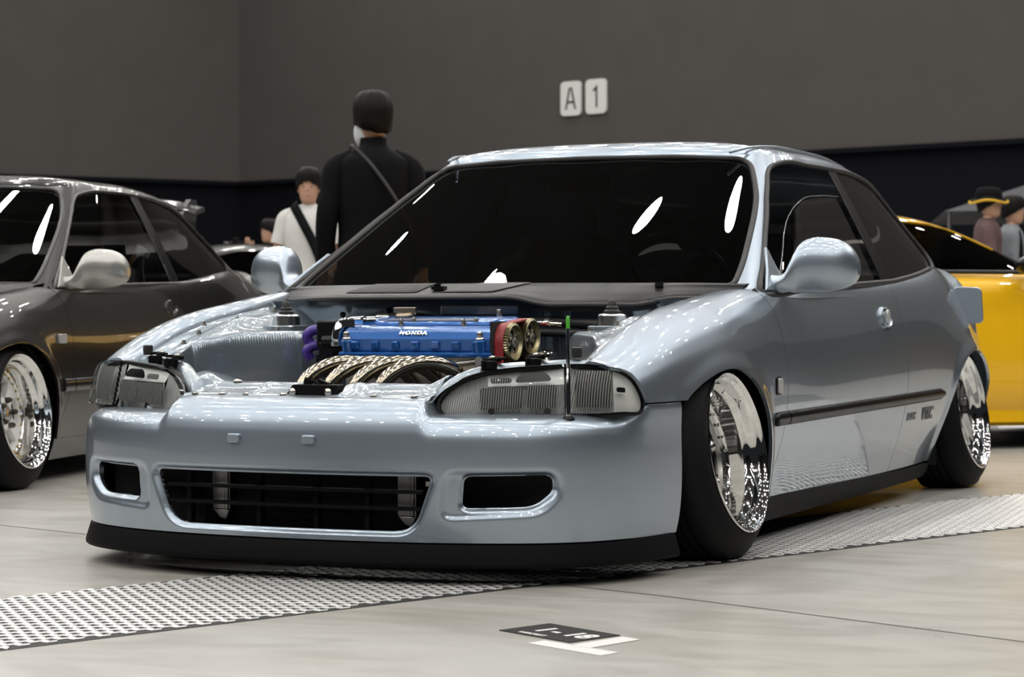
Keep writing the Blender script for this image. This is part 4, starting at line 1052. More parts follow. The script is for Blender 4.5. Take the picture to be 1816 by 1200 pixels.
def ebox(y, d, n, sy, sd, sn, mb=None):
    mb = mb or MB(); V = [E(y + a * sy / 2, d + b * sd / 2, n + c * sn / 2) for c in (-1, 1) for a, b in ((-1, -1), (1, -1), (1, 1), (-1, 1))]
    return mb.add(V, [(3, 2, 1, 0), (4, 5, 6, 7), (0, 1, 5, 4), (1, 2, 6, 5), (2, 3, 7, 6), (3, 0, 4, 7)])
mb = MB(); mb.box((.14, -.005, .46), (.20, .43, .14)); mb.box((.13, -.005, .32), (.22, .42, .17))
ep('cylinder_head', mb, M_ALU, smooth=False, bevel=.006)
mb = ebox(0, .105, -.006, .455, .235, .014); ep('cover_flange', mb, M_BLUE, smooth=False, bevel=.004)
mb = eprism([(0,0),(.004,.034),(.016,.050),(.034,.056),(.070,.0585),(.078,.052),(.120,.052),(.128,.060),(.178,.060),(.198,.046),(.206,0)], -.222, .222)
ep('valve_cover', mb, M_BLUE, ang=25, bevel=.006)
mb = MB()
for y_ in (-.215, .205):
    for d_ in (-.004, .20):
        pass
mb = eprism([(.066,.056),(.072,.066),(.126,.067),(.132,.056)], -.150, .190); ep('wire_cover', mb, M_BLUE, ang=25, bevel=.004)
mb = ebox(.01, .098, .0668, .26, .030, .002); ep('cover_recess', mb, mat('dark_blue_recess', (.003,.012,.05,1), .2, .4), smooth=False)
for k in range(7):
    y_ = -.18 + .06 * k; mb = ebox(y_, -.001, .018, .024, .010, .022); ep('cover_rib', mb, M_BLUE, smooth=False, bevel=.004)
for y_ in (-.205, .190):
    mb = MB(); V, F = lathe([(.017,.0),(.017,.030),(.013,.034),(.0005,.034)], 16, 'z'); mb.add([E(y_ + p[0], .006 + p[1], p[2]) for p in V], F); ep('cover_boss', mb, M_BLUE)
    mb = MB(); V, F = lathe([(.0125,.034),(.0125,.037),(.0085,.040),(.0085,.050),(.006,.054),(.0005,.055)], 14, 'z'); mb.add([E(y_ + p[0], .004 + p[1], p[2]) for p in V], F); ep('cover_nut', mb, M_STEEL, ang=35)
for y_, d_ in ((-.07, .066), (-.04, .080), (.115, .066), (.145, .080), (-.12, .19), (.16, .19)):
    mb = MB(); V, F = lathe([(.0075,.056),(.0075,.064),(.005,.070),(.005,.076),(.0005,.077)], 10, 'z'); mb.add([E(y_ + p[0], d_ + p[1], p[2]) for p in V], F); ep('cover_bolt', mb, M_STEEL, ang=35)
mb = MB(); V, F = lathe([(.028,.058),(.028,.070),(.022,.076),(.0005,.077)], 22, 'z'); mb.add([E(-.105 + p[0], .160 + p[1], p[2]) for p in V], F); ebox(-.105, .160, .081, .066, .010, .014, mb); ep('oil_cap', mb, mat('bronze_cap', (.30,.25,.19,1), 1, .35), ang=35)
# raised lettering along the front slope
v, f = text_mesh('HONDA', .0205, .0012, .0006, 1.12)
dd = np.array((.016, .046)); B2 = (.83, .55); vv = [E(-.008 + p[0], .0115 + p[1] * .66, .0468 + p[1] * .50 + p[2] + .0015) for p in v]
mk('cover_lettering', np.array(vv) - eo, f, M_SILVER, eng, smooth=False)
# cam pulleys and timing belt
def pulley(x, z, y):
    mb = MB(); r = .0515; n = 44; prof = []
    def pt(rr, a, yy): return (x + rr * sin(a), yy, z + rr * cos(a))
    V = []; F = []
    for k in range(n):
        for q, rr in ((0, r), (.5, r - .003)):
            a = 2 * pi * (k + q) / n; V.append(pt(rr, a, y)); V.append(pt(rr, a, y - .024))
    m_ = 2 * n
    for k in range(m_): F.append((2 * k, 2 * ((k + 1) % m_), 2 * ((k + 1) % m_) + 1, 2 * k + 1))
    mb.add(V, F)
    mb.add(*(lambda vf: (np.array(vf[0]) + (x, y, z), vf[1]))(lathe([(r - .003, 0), (r - .006, .002), (r - .008, .001), (r - .011, -.008)], 48)))
    # web with five round windows
    A, R_ = np.meshgrid(np.linspace(0, 2 * pi, 121), np.linspace(.010, r - .010, 22), indexing='ij')
    d = np.min([np.hypot(R_ * np.sin(A) - .0235 * sin(2 * pi * k / 5), R_ * np.cos(A) - .0235 * cos(2 * pi * k / 5)) for k in range(5)], axis=0) - .0088
    G = np.stack([x + R_ * np.sin(A), np.full_like(A, y - .008), z + R_ * np.cos(A)], -1); v, f = trim(G, [d]); mb.add(v, f)
    ep('cam_pulley', mb, M_GEAR, ang=40)
    mb = MB(); mb.add(*(lambda vf: (np.array(vf[0]) + (x, y - .008, z), vf[1]))(lathe([(.014, 0), (.014, .008), (.009, .010), (.009, .016), (.0005, .016)], 18))); ep('pulley_bolt', mb, M_STEEL, ang=35)
    for k in range(5):
        a = 2 * pi * (k + .5) / 5; mb = MB(); mb.add(*(lambda vf: (np.array(vf[0]) + (x + .0225 * sin(a), y - .008, z + .0225 * cos(a)), vf[1]))(lathe([(.004, 0), (.004, .004), (.0005, .005)], 8))); ep('pulley_screw', mb, M_STEEL, ang=35)
    mb = MB(); mb.add(*(lambda vf: (np.array(vf[0]) + (x, y - .012, z), vf[1]))(lathe([(r - .010, 0), (.0005, 0)], 24))); ep('pulley_back', mb, M_DARK)
G1 = (.200, .5555); G2 = (.090, .5665); YG = .262
pulley(*G1, YG); pulley(*G2, YG)
bp2 = [(.245, .40)]
for a in np.linspace(-.15, 1.62, 14): bp2.append((G1[0] + .0475 * cos(a), G1[1] + .0475 * sin(a)))
for a in np.linspace(1.62, 3.2, 14): bp2.append((G2[0] + .0475 * cos(a), G2[1] + .0475 * sin(a)))
bp2.append((.036, .40))
rows = np.array([[(x, y_, z) for y_ in (YG - .040, YG - .010)] for x, z in bp2]); mb = MB(); mb.add(rows.reshape(-1, 3), gridfaces(len(bp2), 2)); ep('timing_belt', mb, M_RED, ang=60, solid=.004)
mb = MB(); mb.box((.14, .222, .545), (.23, .010, .13)); ep('belt_backplate', mb, M_DARK, smooth=False)
mb = MB(); mb.cyl((.243, .10, .498), (.243, .185, .508), .007, 10); mb.cyl((.255, .10, .492), (.232, .10, .492), .015, 14); mb.cyl((.258, .185, .508), (.232, .185, .508), .012, 14); ep('lifting_bracket', mb, M_ALU, ang=40)
mb = MB(); mb.box((.245, .02, .505), (.02, .06, .03)); ep('head_bracket', mb, M_ALU, smooth=False, bevel=.004)
# header pipes
for yk in (-.160, -.080, -.004, .070):
    pth = hs([(.215,yk+.068,.405),(.250,yk+.066,.458),(.295,yk+.046,.492),(.340,yk+.010,.5045),(.385,yk-.036,.494),(.420,yk-.074,.460),(.436,yk-.090,.412),(.438,yk-.092,.33)], 40)
    mb = MB(); mb.tube(pth, .0195, 24); ep('header_pipe', mb, M_HEADER, ang=180)
mb = MB(); mb.box((.232, .0, .445), (.012, .42, .06)); ep('header_flange', mb, M_ALU, smooth=False, bevel=.004)
mb = MB(); mb.cyl((.44, -.19, .33), (.42, .0, .24), .032, 16); ep('header_collector', mb, M_HEADER)
# distributor, coolant housing, sensor plugs at the gearbox end
mb = MB(); mb.box((.13, -.318, .575), (.085, .060, .075)); mb.box((.15, -.300, .535), (.06, .075, .04)); mb.cyl((.15, -.33, .55), (.15, -.25, .55), .032, 18); ep('distributor', mb, M_TRIM, smooth=False, bevel=.005)
mb = MB(); mb.tube(hs([(.205,-.262,.545),(.205,-.262,.575),(.195,-.255,.598),(.160,-.225,.606),(.12,-.20,.608)], 24), [.016] * 6 + [.0175] * 18, 16); mb.cyl((.205, -.262, .545), (.205, -.262, .556), .019, 16); mb.box((.175, -.232, .605), (.07, .05, .018)); ep('coolant_housing', mb, M_CHROME, ang=40)
mb = MB(); mb.cyl((.10, -.235, .615), (.06, -.165, .617), .012, 14); mb.cyl((.085, -.21, .616), (.07, -.18, .617), .015, 14); ep('hose_fitting', mb, M_CHROME, ang=40)
for z_ in (.582, .540):
    mb = MB(); mb.tube(hs([(.13,-.345,z_),(.145,-.372,z_ + .004),(.150,-.390,z_ - .012),(.140,-.385,z_ - .032)], 16), .014, 12); ep('spark_boot', mb, M_PURPLE, ang=60)
mb = MB(); mb.cyl((.21, -.275, .49), (.21, -.275, .53), .008, 10); mb.cyl((.20, -.30, .50), (.20, -.26, .505), .006, 10); mb.cyl((.215, -.245, .47), (.215, -.245, .535), .005, 8); mb.box((.19, -.31, .49), (.03, .04, .06)); ep('sensor_block', mb, M_TRIM, ang=40)
mb = MB(); mb.cyl((.0, .23, .605), (.0, .31, .600), .010, 12); mb.cyl((.0, .26, .605), (.0, .275, .605), .014, 12); ep('breather_fitting', mb, M_CHROME, ang=40)
mb = MB(); mb.add(*(lambda vf: (np.array(vf[0]) + (.08, .30, .50), vf[1]))(lathe([(.030, -.02), (.034, 0), (.030, .02), (.0005, .021)], 18))); ep('alternator_cap', mb, M_CHROME)

# ---- cowl under the windscreen
wsb = on_screen(C_, [(y, np.interp(abs(y), [0, .3, .6, .735], [.714, .713, .712, .710])) for y in np.linspace(-.725, .725, 41)])
rows = []
for p in wsb:
    y = p[1]; ay_ = abs(y)
    fx = .175 - .10 * sm((ay_ - .35) / .35); fz = .684 - .004 * sm((ay_ - .4) / .3)
    sag = .020 * sm((y - .18) / .12) * sm((.60 - y) / .1)
    a = p + np.array((-.012, 0, .006)); b = np.array((p[0] + fx, y * (1 - .02), fz))
    rows.append([a, p + np.array((.012, 0, .004)), p * .6 + b * .4 + np.array((0, 0, .006 - sag * .2)), p * .25 + b * .75 + np.array((0, 0, .004 - sag * .6)), b + np.array((0, 0, -sag)), b + np.array((.008, 0, -.008 - sag)), b + np.array((.004, 0, -.022 - sag))])
rows = np.array(rows); G = surf(rows, 120, 40)
cowl = mk('cowl_panel', G.reshape(-1, 3), gridfaces(120, 40), M_COWL, car, ang=60, solid=.004, ref=(-.2, 0, .3))
b_ = rows[:, 5] + np.array((.002, 0, .002)); v, f = tube(hs(b_, 80), .007, 8); mk('cowl_seal', v, f, M_RUBBER, car, ang=180)
# vent grids in the cowl
def cowl_pt(y, t):
    k = np.clip((y + .725) / 1.45 * 119, 0, 118.999); i = int(k); w_ = k - i; j = np.clip(t, 0, 1) * 39; jj = min(int(j), 38); u_ = j - jj
    return (G[i, jj] * (1 - w_) + G[i + 1, jj] * w_) * (1 - u_) + (G[i, jj + 1] * (1 - w_) + G[i + 1, jj + 1] * w_) * u_
for ya, yb, s0, s1 in ((-.34, -.115, .04, 0), (-.03, .120, .0, .05)):
    mb = MB(); q = MB(); t0, t1 = .12, .70; n = 18; m_ = 4
    def lim(t): k = (t - t0) / (t1 - t0); return (ya + s0 * (1 - k) * 1.0 - .0, yb + s1 * (1 - k)) if s1 == 0 else (ya + .055 * (1 - k), yb + s1 * (1 - k) - .02)
    rr = []
    for j in range(m_ + 1):
        t = t0 + (t1 - t0) * j / m_; a, b = lim(t); rr.append([cowl_pt(a + (b - a) * i / n, t) + np.array((0, 0, .0026)) for i in range(n + 1)])
    for row in rr: mb.tube(row, .0011, 5)
    for i in range(n + 1): mb.tube([rr[j][i] for j in range(m_ + 1)], .0021, 5)
    o_ = mb.obj('vent_grid', mat('vent_plastic', (.10,.10,.105,1), 0, .5), cowl); o_['kind'] = 'stuff'
    base = np.array([[p - np.array((0, 0, .0016)) for p in row] for row in rr]); q.add(base.reshape(-1, 3), gridfaces(m_ + 1, n + 1)); q.obj('vent_shade', M_DARK, cowl)  # dark sheet over the solid cowl, painted shade for the vent holes
mb = MB(); mb.cyl(cowl_pt(-.075, .45) + np.array((0, 0, -.004)), cowl_pt(-.075, .45) + np.array((0, 0, .014)), .010, 12); mb.box(cowl_pt(-.06, .55) + np.array((0, 0, .006)), (.02, .04, .01)); mb.obj('washer_jet', M_TRIM, cowl, ang=40)
mb = MB(); mb.cyl(cowl_pt(.50, .3), cowl_pt(.50, .3) + np.array((0, 0, .012)), .012, 14); mb.obj('wiper_plug', M_COWL, cowl, ang=40)

# ---- parking pole on the bumper corner
pole = empty('corner_pole', (.664, .657, .385), 0, car)
mb = MB(); mb.lathe([(.0005,-.014),(.014,-.012),(.017,-.003),(.0165,.006),(.011,.011),(.0055,.013)], 18, (0, 0, 0), 'z'); mb.obj('pole_base', M_TRIM, pole, ang=60)
mb = MB(); mb.lathe([(.0062,.010),(.0062,.105),(.0050,.107),(.0050,.165),(.0042,.167),(.0042,.222)], 14, (0, 0, 0), 'z'); mb.obj('pole_rod', M_CHROME, pole, ang=40)
mb = MB(); mb.lathe([(.0045,.218),(.0048,.222),(.0048,.243),(.003,.247),(.0005,.248)], 12, (0, 0, 0), 'z'); mb.obj('pole_tip', M_GREEN, pole, ang=60)

# ---- interior
def seat(root, x, y, m, name='front_seat', lift=0.0):
    t = empty(name, (x, y, .12 + lift), 0, root)
    c = np.array([[(.25 - u * .52, (v_ - .5) * .50, .19 + .05 * u * 0 + (.05 * abs(2 * v_ - 1)**3) - .02 * sin(pi * u)) for v_ in np.linspace(0, 1, 7)] for u in np.linspace(0, 1, 5)])
    G = surf(c, 14, 16); mk('seat_cushion', G.reshape(-1, 3), gridfaces(14, 16), m, t, ang=180, solid=.12, ref=(0, 0, -.5))
    c = []
    for u in np.linspace(0, 1, 8):
        wd = .26 - .03 * u - .13 * sm((u - .72) / .2); c.append([(-.25 - .26 * u + .06 * abs(s)**3, s * wd, (.22 + .55 * u)) for s in np.linspace(-1, 1, 9)])
    G = surf(np.array(c), 24, 18); mk('backrest', G.reshape(-1, 3), gridfaces(24, 18), m, t, ang=180, solid=.09, ref=(-1.5, 0, .5))
    return t
seat(car, -1.15, .36, M_SEAT); seat(car, -1.15, -.36, M_SEAT)
rows = [[(x, y, z) for x, z in ((-.30, .64), (-.42, .690), (-.56, .700), (-.66, .675), (-.70, .60), (-.64, .40))] for y in np.linspace(-.70, .70, 9)]
G = surf(np.array(rows), 30, 24); mk('dashboard', G.reshape(-1, 3), gridfaces(30, 24), mat('dash_vinyl', (.012,.012,.013,1), 0, .6), car, ang=60, ref=(-.4, 0, .4))
th = np.linspace(0, 2 * pi, 40, endpoint=False); ring_ = [(-.82 + .075 * sin(a), .36 + .175 * cos(a), .70 + .155 * sin(a)) for a in th]
v, f = tube(ring_, .015, 10, closed=True); mk('steering_wheel', v, f, M_TRIM, car, ang=180)
mb = MB(); mb.cyl((-.82, .36, .70), (-.62, .36, .64), .04, 14); mb.box((-.82, .36, .70), (.03, .30, .035)); mb.obj('steering_column', M_TRIM, car, ang=40)
MB().box((-.92, .0, 1.035), (.02, .20, .05)).obj('rear_view_mirror', M_TRIM, car, smooth=False, bevel=.01)
MB().box((-2.25, 0, .36), (.6, 1.1, .25)).obj('rear_bench', M_SEAT, car, smooth=False, bevel=.05)
for sg in (1, -1): MB().box((-1.0, .72 * sg, .42), (1.1, .04, .48)).obj('door_card', M_SEAT, S['door', sg], smooth=False)
# roof drip mouldings
for sg in (1, -1):
    p = [(x_, y_ * sg, z_) for x_, y_, z_ in ((-.965,.475,1.118),(-1.05,.50,1.135),(-1.2,.512,1.1475),(-1.5,.517,1.150),(-1.8,.512,1.144),(-2.05,.50,1.125))]
    v, f = tube(hs(p, 30), .0045, 6); mk('drip_moulding', v, f, M_PAINT, S['roof'], ang=180)
t = wall_sign('A', 8.07, 4.063, .43, .565); tag(t, 'white rounded wall plate lettered A beside the plate with numeral 1', 'sign', 'hall plates on the grey wall')
t = wall_sign('1', 8.60, 4.067, .43, .565); tag(t, 'white rounded wall plate with numeral 1 beside the plate lettered A', 'sign', 'hall plates on the grey wall')

# ------------------------------------------------------------------ drain channel with expanded metal cover
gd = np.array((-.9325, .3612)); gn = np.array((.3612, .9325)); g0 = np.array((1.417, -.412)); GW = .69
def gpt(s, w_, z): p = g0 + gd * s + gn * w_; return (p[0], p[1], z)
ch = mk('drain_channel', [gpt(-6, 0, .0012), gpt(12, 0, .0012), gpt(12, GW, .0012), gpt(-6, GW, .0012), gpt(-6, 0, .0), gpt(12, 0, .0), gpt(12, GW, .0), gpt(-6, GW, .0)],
   [(0, 1, 2, 3), (0, 4, 5, 1), (1, 5, 6, 2), (2, 6, 7, 3), (3, 7, 4, 0)], mat('channel_shadow', (.012, .012, .013, 1), .0, .7), fl, smooth=False)  # flat sheet on the floor; shade of the channel's depth painted as its colour
M_MESH = mat('galvanised_mesh', (.72, .72, .71, 1), .4, .35, bump=.15, bscale=120)
# wavy strands: each faces up and towards the hall's long side, joined at the knuckles
ex = np.array((-.425, .905)); ey = np.array((-.905, -.425))       # along a strand, across the strands
V = []; F = []
cs_ = [g0 + gd * s + gn * w_ for s in (-3.6, 8.0) for w_ in (0, GW)]
e0 = min(c @ ey for c in cs_); e1 = max(c @ ey for c in cs_); f0 = min(c @ ex for c in cs_); f1 = max(c @ ex for c in cs_)
pr, pc = .041, .030            # strand pitch, cell length
nr = int((e1 - e0) / pr)
def inside(p):
    q = p - g0; a, b = q @ gd, q @ gn; return -3.6 < a < 8.0 and .004 < b < GW - .004
for r in range(nr):
    for c in range(int((f1 - f0) / (pc / 2))):
        ph = c % 4
        if True:
            s0 = f0 + c * pc / 2; s1 = s0 + pc / 2
            up0 = ((c + 0 + r) % 2); up1 = 1 - up0
            p0 = ex * s0 + ey * (e0 + r * pr + up0 * pr * .34); p1 = ex * s1 + ey * (e0 + r * pr + up1 * pr * .34)
            if not (inside(p0) and inside(p1)): continue
            n = len(V)
            for p, u_ in ((p0, up0), (p1, up1)):
                odd = (c + r) % 2; zt = .0052 if odd else .0040; zb = .0022; hw_ = .0088 if odd else .0040
                V.append((p[0] + ey[0] * hw_, p[1] + ey[1] * hw_, zt)); V.append((p[0] - ey[0] * hw_, p[1] - ey[1] * hw_, zb + .0008))
                V.append((p[0] - ey[0] * hw_, p[1] - ey[1] * hw_, zb - .0004)); V.append((p[0] + ey[0] * hw_, p[1] + ey[1] * hw_, zt - .0012))
            F += [(n, n + 1, n + 5, n + 4), (n + 1, n + 2, n + 6, n + 5), (n + 2, n + 3, n + 7, n + 6), (n + 3, n, n + 4, n + 7), (n, n + 3, n + 2, n + 1), (n + 4, n + 5, n + 6, n + 7)]
gr = mk('expanded_metal_grate', V, F, M_MESH, None, smooth=False)
tag(gr, 'silver expanded metal grating running along the floor under the silver blue car', 'grating', kind='stuff')

# ------------------------------------------------------------------ bay marker: black card and white tape
mt = empty('bay_card', (1.40, .96, 0)); tag(mt, 'small black floor card printed I - 18 in white', 'card')
mo = np.array((1.40, .96, 0)); a, b, c, d = (np.array((*p, 0)) for p in ((1.421, .836), (1.289, .889), (1.388, 1.088), (1.520, 1.036)))
V = [p - mo + np.array((0, 0, z)) for z in (.0004, .0018) for p in (a, d, c, b)]
mk('card', V, [(3, 2, 1, 0), (4, 5, 6, 7), (0, 1, 5, 4), (1, 2, 6, 5), (2, 3, 7, 6), (3, 0, 4, 7)], mat('black_card', (.012, .012, .012, 1), 0, .6, spec=.2, noise=.3, nscale=20), mt, smooth=False)
tA = (d - a) / np.linalg.norm(d - a); tB = (b - a) / np.linalg.norm(b - a); tB = tB - tA * (tA @ tB); tB /= np.linalg.norm(tB)
M_PRINT = mat('white_print', (.72, .72, .69, 1), 0, .6)
lettering('card_lettering', 'I - 18', .072, a - mo + tA * .128 + tB * .072 + np.array((0, 0, .0021)), tA, tB, M_PRINT, mt, depth=.0001, bold=.0022)
lettering('card_lettering', 'WEKFEST', .018, a - mo + tA * .086 + tB * .016 + np.array((0, 0, .0021)), tA, tB, M_PRINT, mt, depth=.0001, bold=.0006, space=1.1)
M_TAPE = mat('white_tape', (.60, .60, .595, 1), 0, .5)
def tape(name, q, z, lab):
    q = [np.array(p) for p in q]; c_ = np.mean(q, axis=0)
    o = mk(name, [(*(p - c_), z0) for z0 in (0, z) for p in q], [(3, 2, 1, 0), (4, 5, 6, 7), (0, 1, 5, 4), (1, 2, 6, 5), (2, 3, 7, 6), (3, 0, 4, 7)], M_TAPE, smooth=False)
    o.location = (c_[0], c_[1], .0004); tag(o, lab, 'tape')
tape('floor_tape', [(1.560, .964), (1.649, 1.156), (1.600, 1.172), (1.513, .978)], .0010, 'strip of white floor tape along the printed edge of the black card')
tape('floor_tape', [(1.408, 1.102), (1.430, 1.147), (1.574, 1.100), (1.553, 1.052)], .0016, 'strip of white floor tape along the short edge of the black card')
tape('floor_tape', [(-7.02, -.15), (-9.0, 1.05), (-8.0, 1.30), (-6.05, .10)], .0012, 'wide white tape stripe on the floor beneath the yellow coupe')

# ------------------------------------------------------------------ dark grey hatchback beside it
car2 = empty('hatchback_car', (-.98, -3.10, 0), radians(12)); LIFT = .035
tag(car2, 'dark grey hatchback with deep polished wheels and roof spoiler', 'car')
DLO2 = [(-.425,.700),(-.53,.760),(-.635,.823),(-.795,.923),(-.957,1.023),(-1.045,1.072),(-1.14,1.092),(-1.40,1.105),(-1.66,1.104),(-1.90,1.092),(-2.10,1.066),(-2.24,1.02),(-2.36,.95),(-2.46,.875),(-2.51,.815),(-2.50,.765),(-2.44,.742),(-2.1,.732),(-1.7,.723),(-1.2,.714),(-.8,.706)]
S2 = body_shell(car2, M_PAINT2, LIFT, dlo=DLO2, res=.8)
seals(S2, car2, LIFT, mat('grey_seal', (.03,.03,.032,1), .3, .3))
dg2 = spoly([(-.44,.703),(-.635,.818),(-.957,1.017),(-1.05,1.068),(-1.15,1.088),(-1.40,1.10),(-1.595,1.10),(-1.60,.9),(-1.61,.727),(-1.1,.708)], 110)
q2 = spoly([(-1.69,.727),(-1.68,.90),(-1.675,1.10),(-1.90,1.089),(-2.10,1.062),(-2.24,1.016),(-2.36,.946),(-2.45,.875),(-2.50,.815),(-2.49,.768),(-2.43,.747),(-2.1,.736)], 110)
for sg in (1, -1):
    d_ = S2['door', sg]
    side_pane(S2, dg2, M_TINT, d_, 'window_glass', sg, .008, LIFT)
    side_pane(S2, q2, M_TINT, S2['rear_quarter', sg], 'quarter_glass', sg, .004, LIFT)
    side_pane(S2, rpoly([(-1.585,.722),(-1.70,.727),(-1.69,.9),(-1.685,1.102),(-1.60,1.104),(-1.59,.9)], .004, 2), M_TRIM, d_, 'pillar_cover', sg, 0, LIFT)
    mirror(car2, paint('light_grey_paint', (.36, .36, .345, 1), .6, .3), sg, LIFT)
    for a, b, par in ((-.345, -.432, S2['front_fender', sg]), (-.440, -2.10, d_)):
        n = 24 if b < -1 else 8; rows = []
        for k in range(n):
            x = a + (b - a) * k / (n - 1); zc = .33 + LIFT; y0 = on_side(x, .33)
            rows.append([(x, (y0 + d) * sg, zc + h * .024) for d, h in ((-.004,-1.05),(.008,-1),(.013,-.7),(.014,0),(.013,.7),(.008,1),(-.004,1.05))])
        rows = np.array(rows); mk('side_strip', rows.reshape(-1, 3), gridfaces(n, 7) + [tuple(range(7)), tuple((n - 1) * 7 + j for j in range(7))], M_PAINT2, par, ang=60, ref=(-1.2, 0, .35))
    y0 = on_side(-.31, .47); rp = rpoly([(-.03,-.018),(.03,-.018),(.03,.018),(-.03,.018)], .008, 4)
    MB().prism(rp, ((-.33, y0 * sg, .505 + LIFT), (-sg, 0, 0), (0, 0, 1)), -.004, .010).obj('side_repeater', mat('clear_plastic', (.45,.45,.45,1), .3, .25), S2['front_fender', sg], smooth=False, bevel=.003)
    hx, hz = -1.47, .615; y0 = on_side(hx, hz)
    ov = [(.062 * cos(a), .036 * sin(a)) for a in np.linspace(0, 2 * pi, 32, endpoint=False)]
    rr = np.array([[(hx + a * sc, (on_side(hx + a * sc, hz + b * sc) + d + .002) * sg, hz + LIFT + b * sc) for a, b in ov] for sc, d in ((1.0, -.002), (.95, .006), (.84, .007), (.76, -.004), (.4, -.008), (.02, -.008))])
    mk('door_handle', rr.reshape(-1, 3), gridfaces(6, 32, cv=True), M_PAINT2, d_, ang=50, ref=(hx, 0, hz))
    rows = []
    for x in np.linspace(-.325, -2.19, 14):
        zt = np.interp(x, [-2.3, -1.9, -.35], [.112, .112, .134]) + LIFT; yb = on_side(x, .125)
        rows.append([(x, (yb - .012) * sg, zt + .004), (x, (yb + .002) * sg, zt - .004), (x, (yb - .006) * sg, zt - .03), (x, (yb - .024) * sg, .085), (x, (yb - .16) * sg, .08)])
    rows = np.array(rows); mk('sill_skirt', rows.reshape(-1, 3), gridfaces(14, 5) + [tuple(range(5)), tuple(13 * 5 + j for j in range(5))], M_PAINT2, car2, ang=50, ref=(-1.2, 0, .4))
    housing(car2, .015, sg, LIFT); housing(car2, -2.53, sg, LIFT)
shutlines(S2, LIFT)
wheel(car2, (0.0, .842, .285), radians(7), 1, 'five', lipr=.2085, tr=.280); wheel(car2, (0.0, .842, .285), radians(7), -1, 'five', tr=.280)
wheel(car2, (-2.57, .822, .285), radians(7), 1, 'five', tr=.280); wheel(car2, (-2.57, .822, .285), radians(7), -1, 'five', tr=.280)
# bonnet, nose, cowl
rows = []
for x in (.70, .62, .50, .35, .15, -.05, -.2, -.30):
    ze = np.interp(-x, [-s[0] for s in SIDE], [s[1][8][1] for s in SIDE]); ye = np.interp(-x, [-s[0] for s in SIDE], [s[1][8][0] for s in SIDE]) - .004
    dp = .05 * sm((x - .55) / .15)
    rows.append([(x + .10 * (1 - s * s) * sm((x + .1) / .6) + .10 * (1 - s * s) * sm((-x) / .3), s * ye, ze + .028 * (1 - s * s) - dp + LIFT) for s in np.linspace(-1, 1, 9)])
G = surf(np.array(rows), 40, 30); mk('bonnet', G.reshape(-1, 3), gridfaces(40, 30), M_PAINT2, car2, ang=60, solid=.01, ref=(0, 0, 0))
v, f = trim(BG, [dg]); v = v.copy(); v[:, 2] += LIFT; mk('front_bumper', v, f, M_PAINT2, car2, ang=75, solid=.012, ref=(.3, 0, .25))
MB().box((.66, 0, .25), (.02, 1.24, .40)).obj('front_bulkhead', M_DARK, car2, smooth=False)
for sg in (1, -1):
    Gl, dl_, _, _ = lens_surface(lens2, 0, .03, 40, 18); v, f = trim(Gl, [dl_]); v = v.copy(); v[:, 1] *= sg; v[:, 2] += LIFT; mk('headlamp', v, f, mat('lamp_reflector', (.8,.8,.8,1), 1, .1), car2, ang=180, ref=(.3, .5 * sg, .4))
v, f = G.reshape(-1, 3), None
rows = np.array([[p + np.array((-.01, 0, .004 + LIFT)), p + np.array((.10, 0, -.008 + LIFT)), p + np.array((.16, 0, -.03 + LIFT))] for p in on_screen(S2['cabin'], [(y, np.interp(abs(y), [0, .735], [.70, .712])) for y in np.linspace(-.725, .725, 31)])])
mk('cowl_panel', rows.reshape(-1, 3), gridfaces(31, 3), M_COWL, car2, ang=60, ref=(-.2, 0, .2))
MB().box((-1.28, 0, .14), (1.9, 1.45, .05)).obj('floor_pan', M_DARK, car2, smooth=False)
# roof spoiler on posts
rows = [[(-2.50 - .03 * s * s - u * .13, s * .52, 1.105 + LIFT - .05 * s**4 + .022 * u + h) for u, h in ((0, 0), (.05, .012), (.5, .020), (.95, .016), (1, .006), (.95, -.004), (.5, -.004), (.05, -.006))] for s in np.linspace(-1, 1, 21)]
rows = np.array(rows); mk('roof_spoiler', rows.reshape(-1, 3), gridfaces(21, 8, cv=True) + [tuple(range(8)), tuple(20 * 8 + j for j in range(8))], M_PAINT2, car2, ang=60, ref=(-2.57, 0, 1.15))
for sg in (1, -1): MB().prism([(-2.48, 1.04), (-2.66, .96), (-2.68, 1.13), (-2.60, 1.13)], ((0, .46 * sg, LIFT), (1, 0, 0), (0, 0, 1)), -.012, .012).obj('spoiler_post', M_PAINT2, car2, smooth=False)
seat(car2, -1.15, .36, M_SEAT, lift=LIFT); seat(car2, -1.15, -.36, M_SEAT, lift=LIFT)
rows = [[(x, y, z + LIFT) for x, z in ((-.30, .64), (-.42, .690), (-.56, .700), (-.66, .675), (-.70, .60), (-.64, .40))] for y in np.linspace(-.70, .70, 9)]
G = surf(np.array(rows), 20, 16); mk('dashboard', G.reshape(-1, 3), gridfaces(20, 16), mat('dash_vinyl', (.012,.012,.013,1), 0, .6), car2, ang=60, ref=(-.4, 0, .4))
for sg in (1, -1): MB().box((-1.0, .72 * sg, .45), (1.1, .04, .48)).obj('door_card', M_SEAT, S2['door', sg], smooth=False)

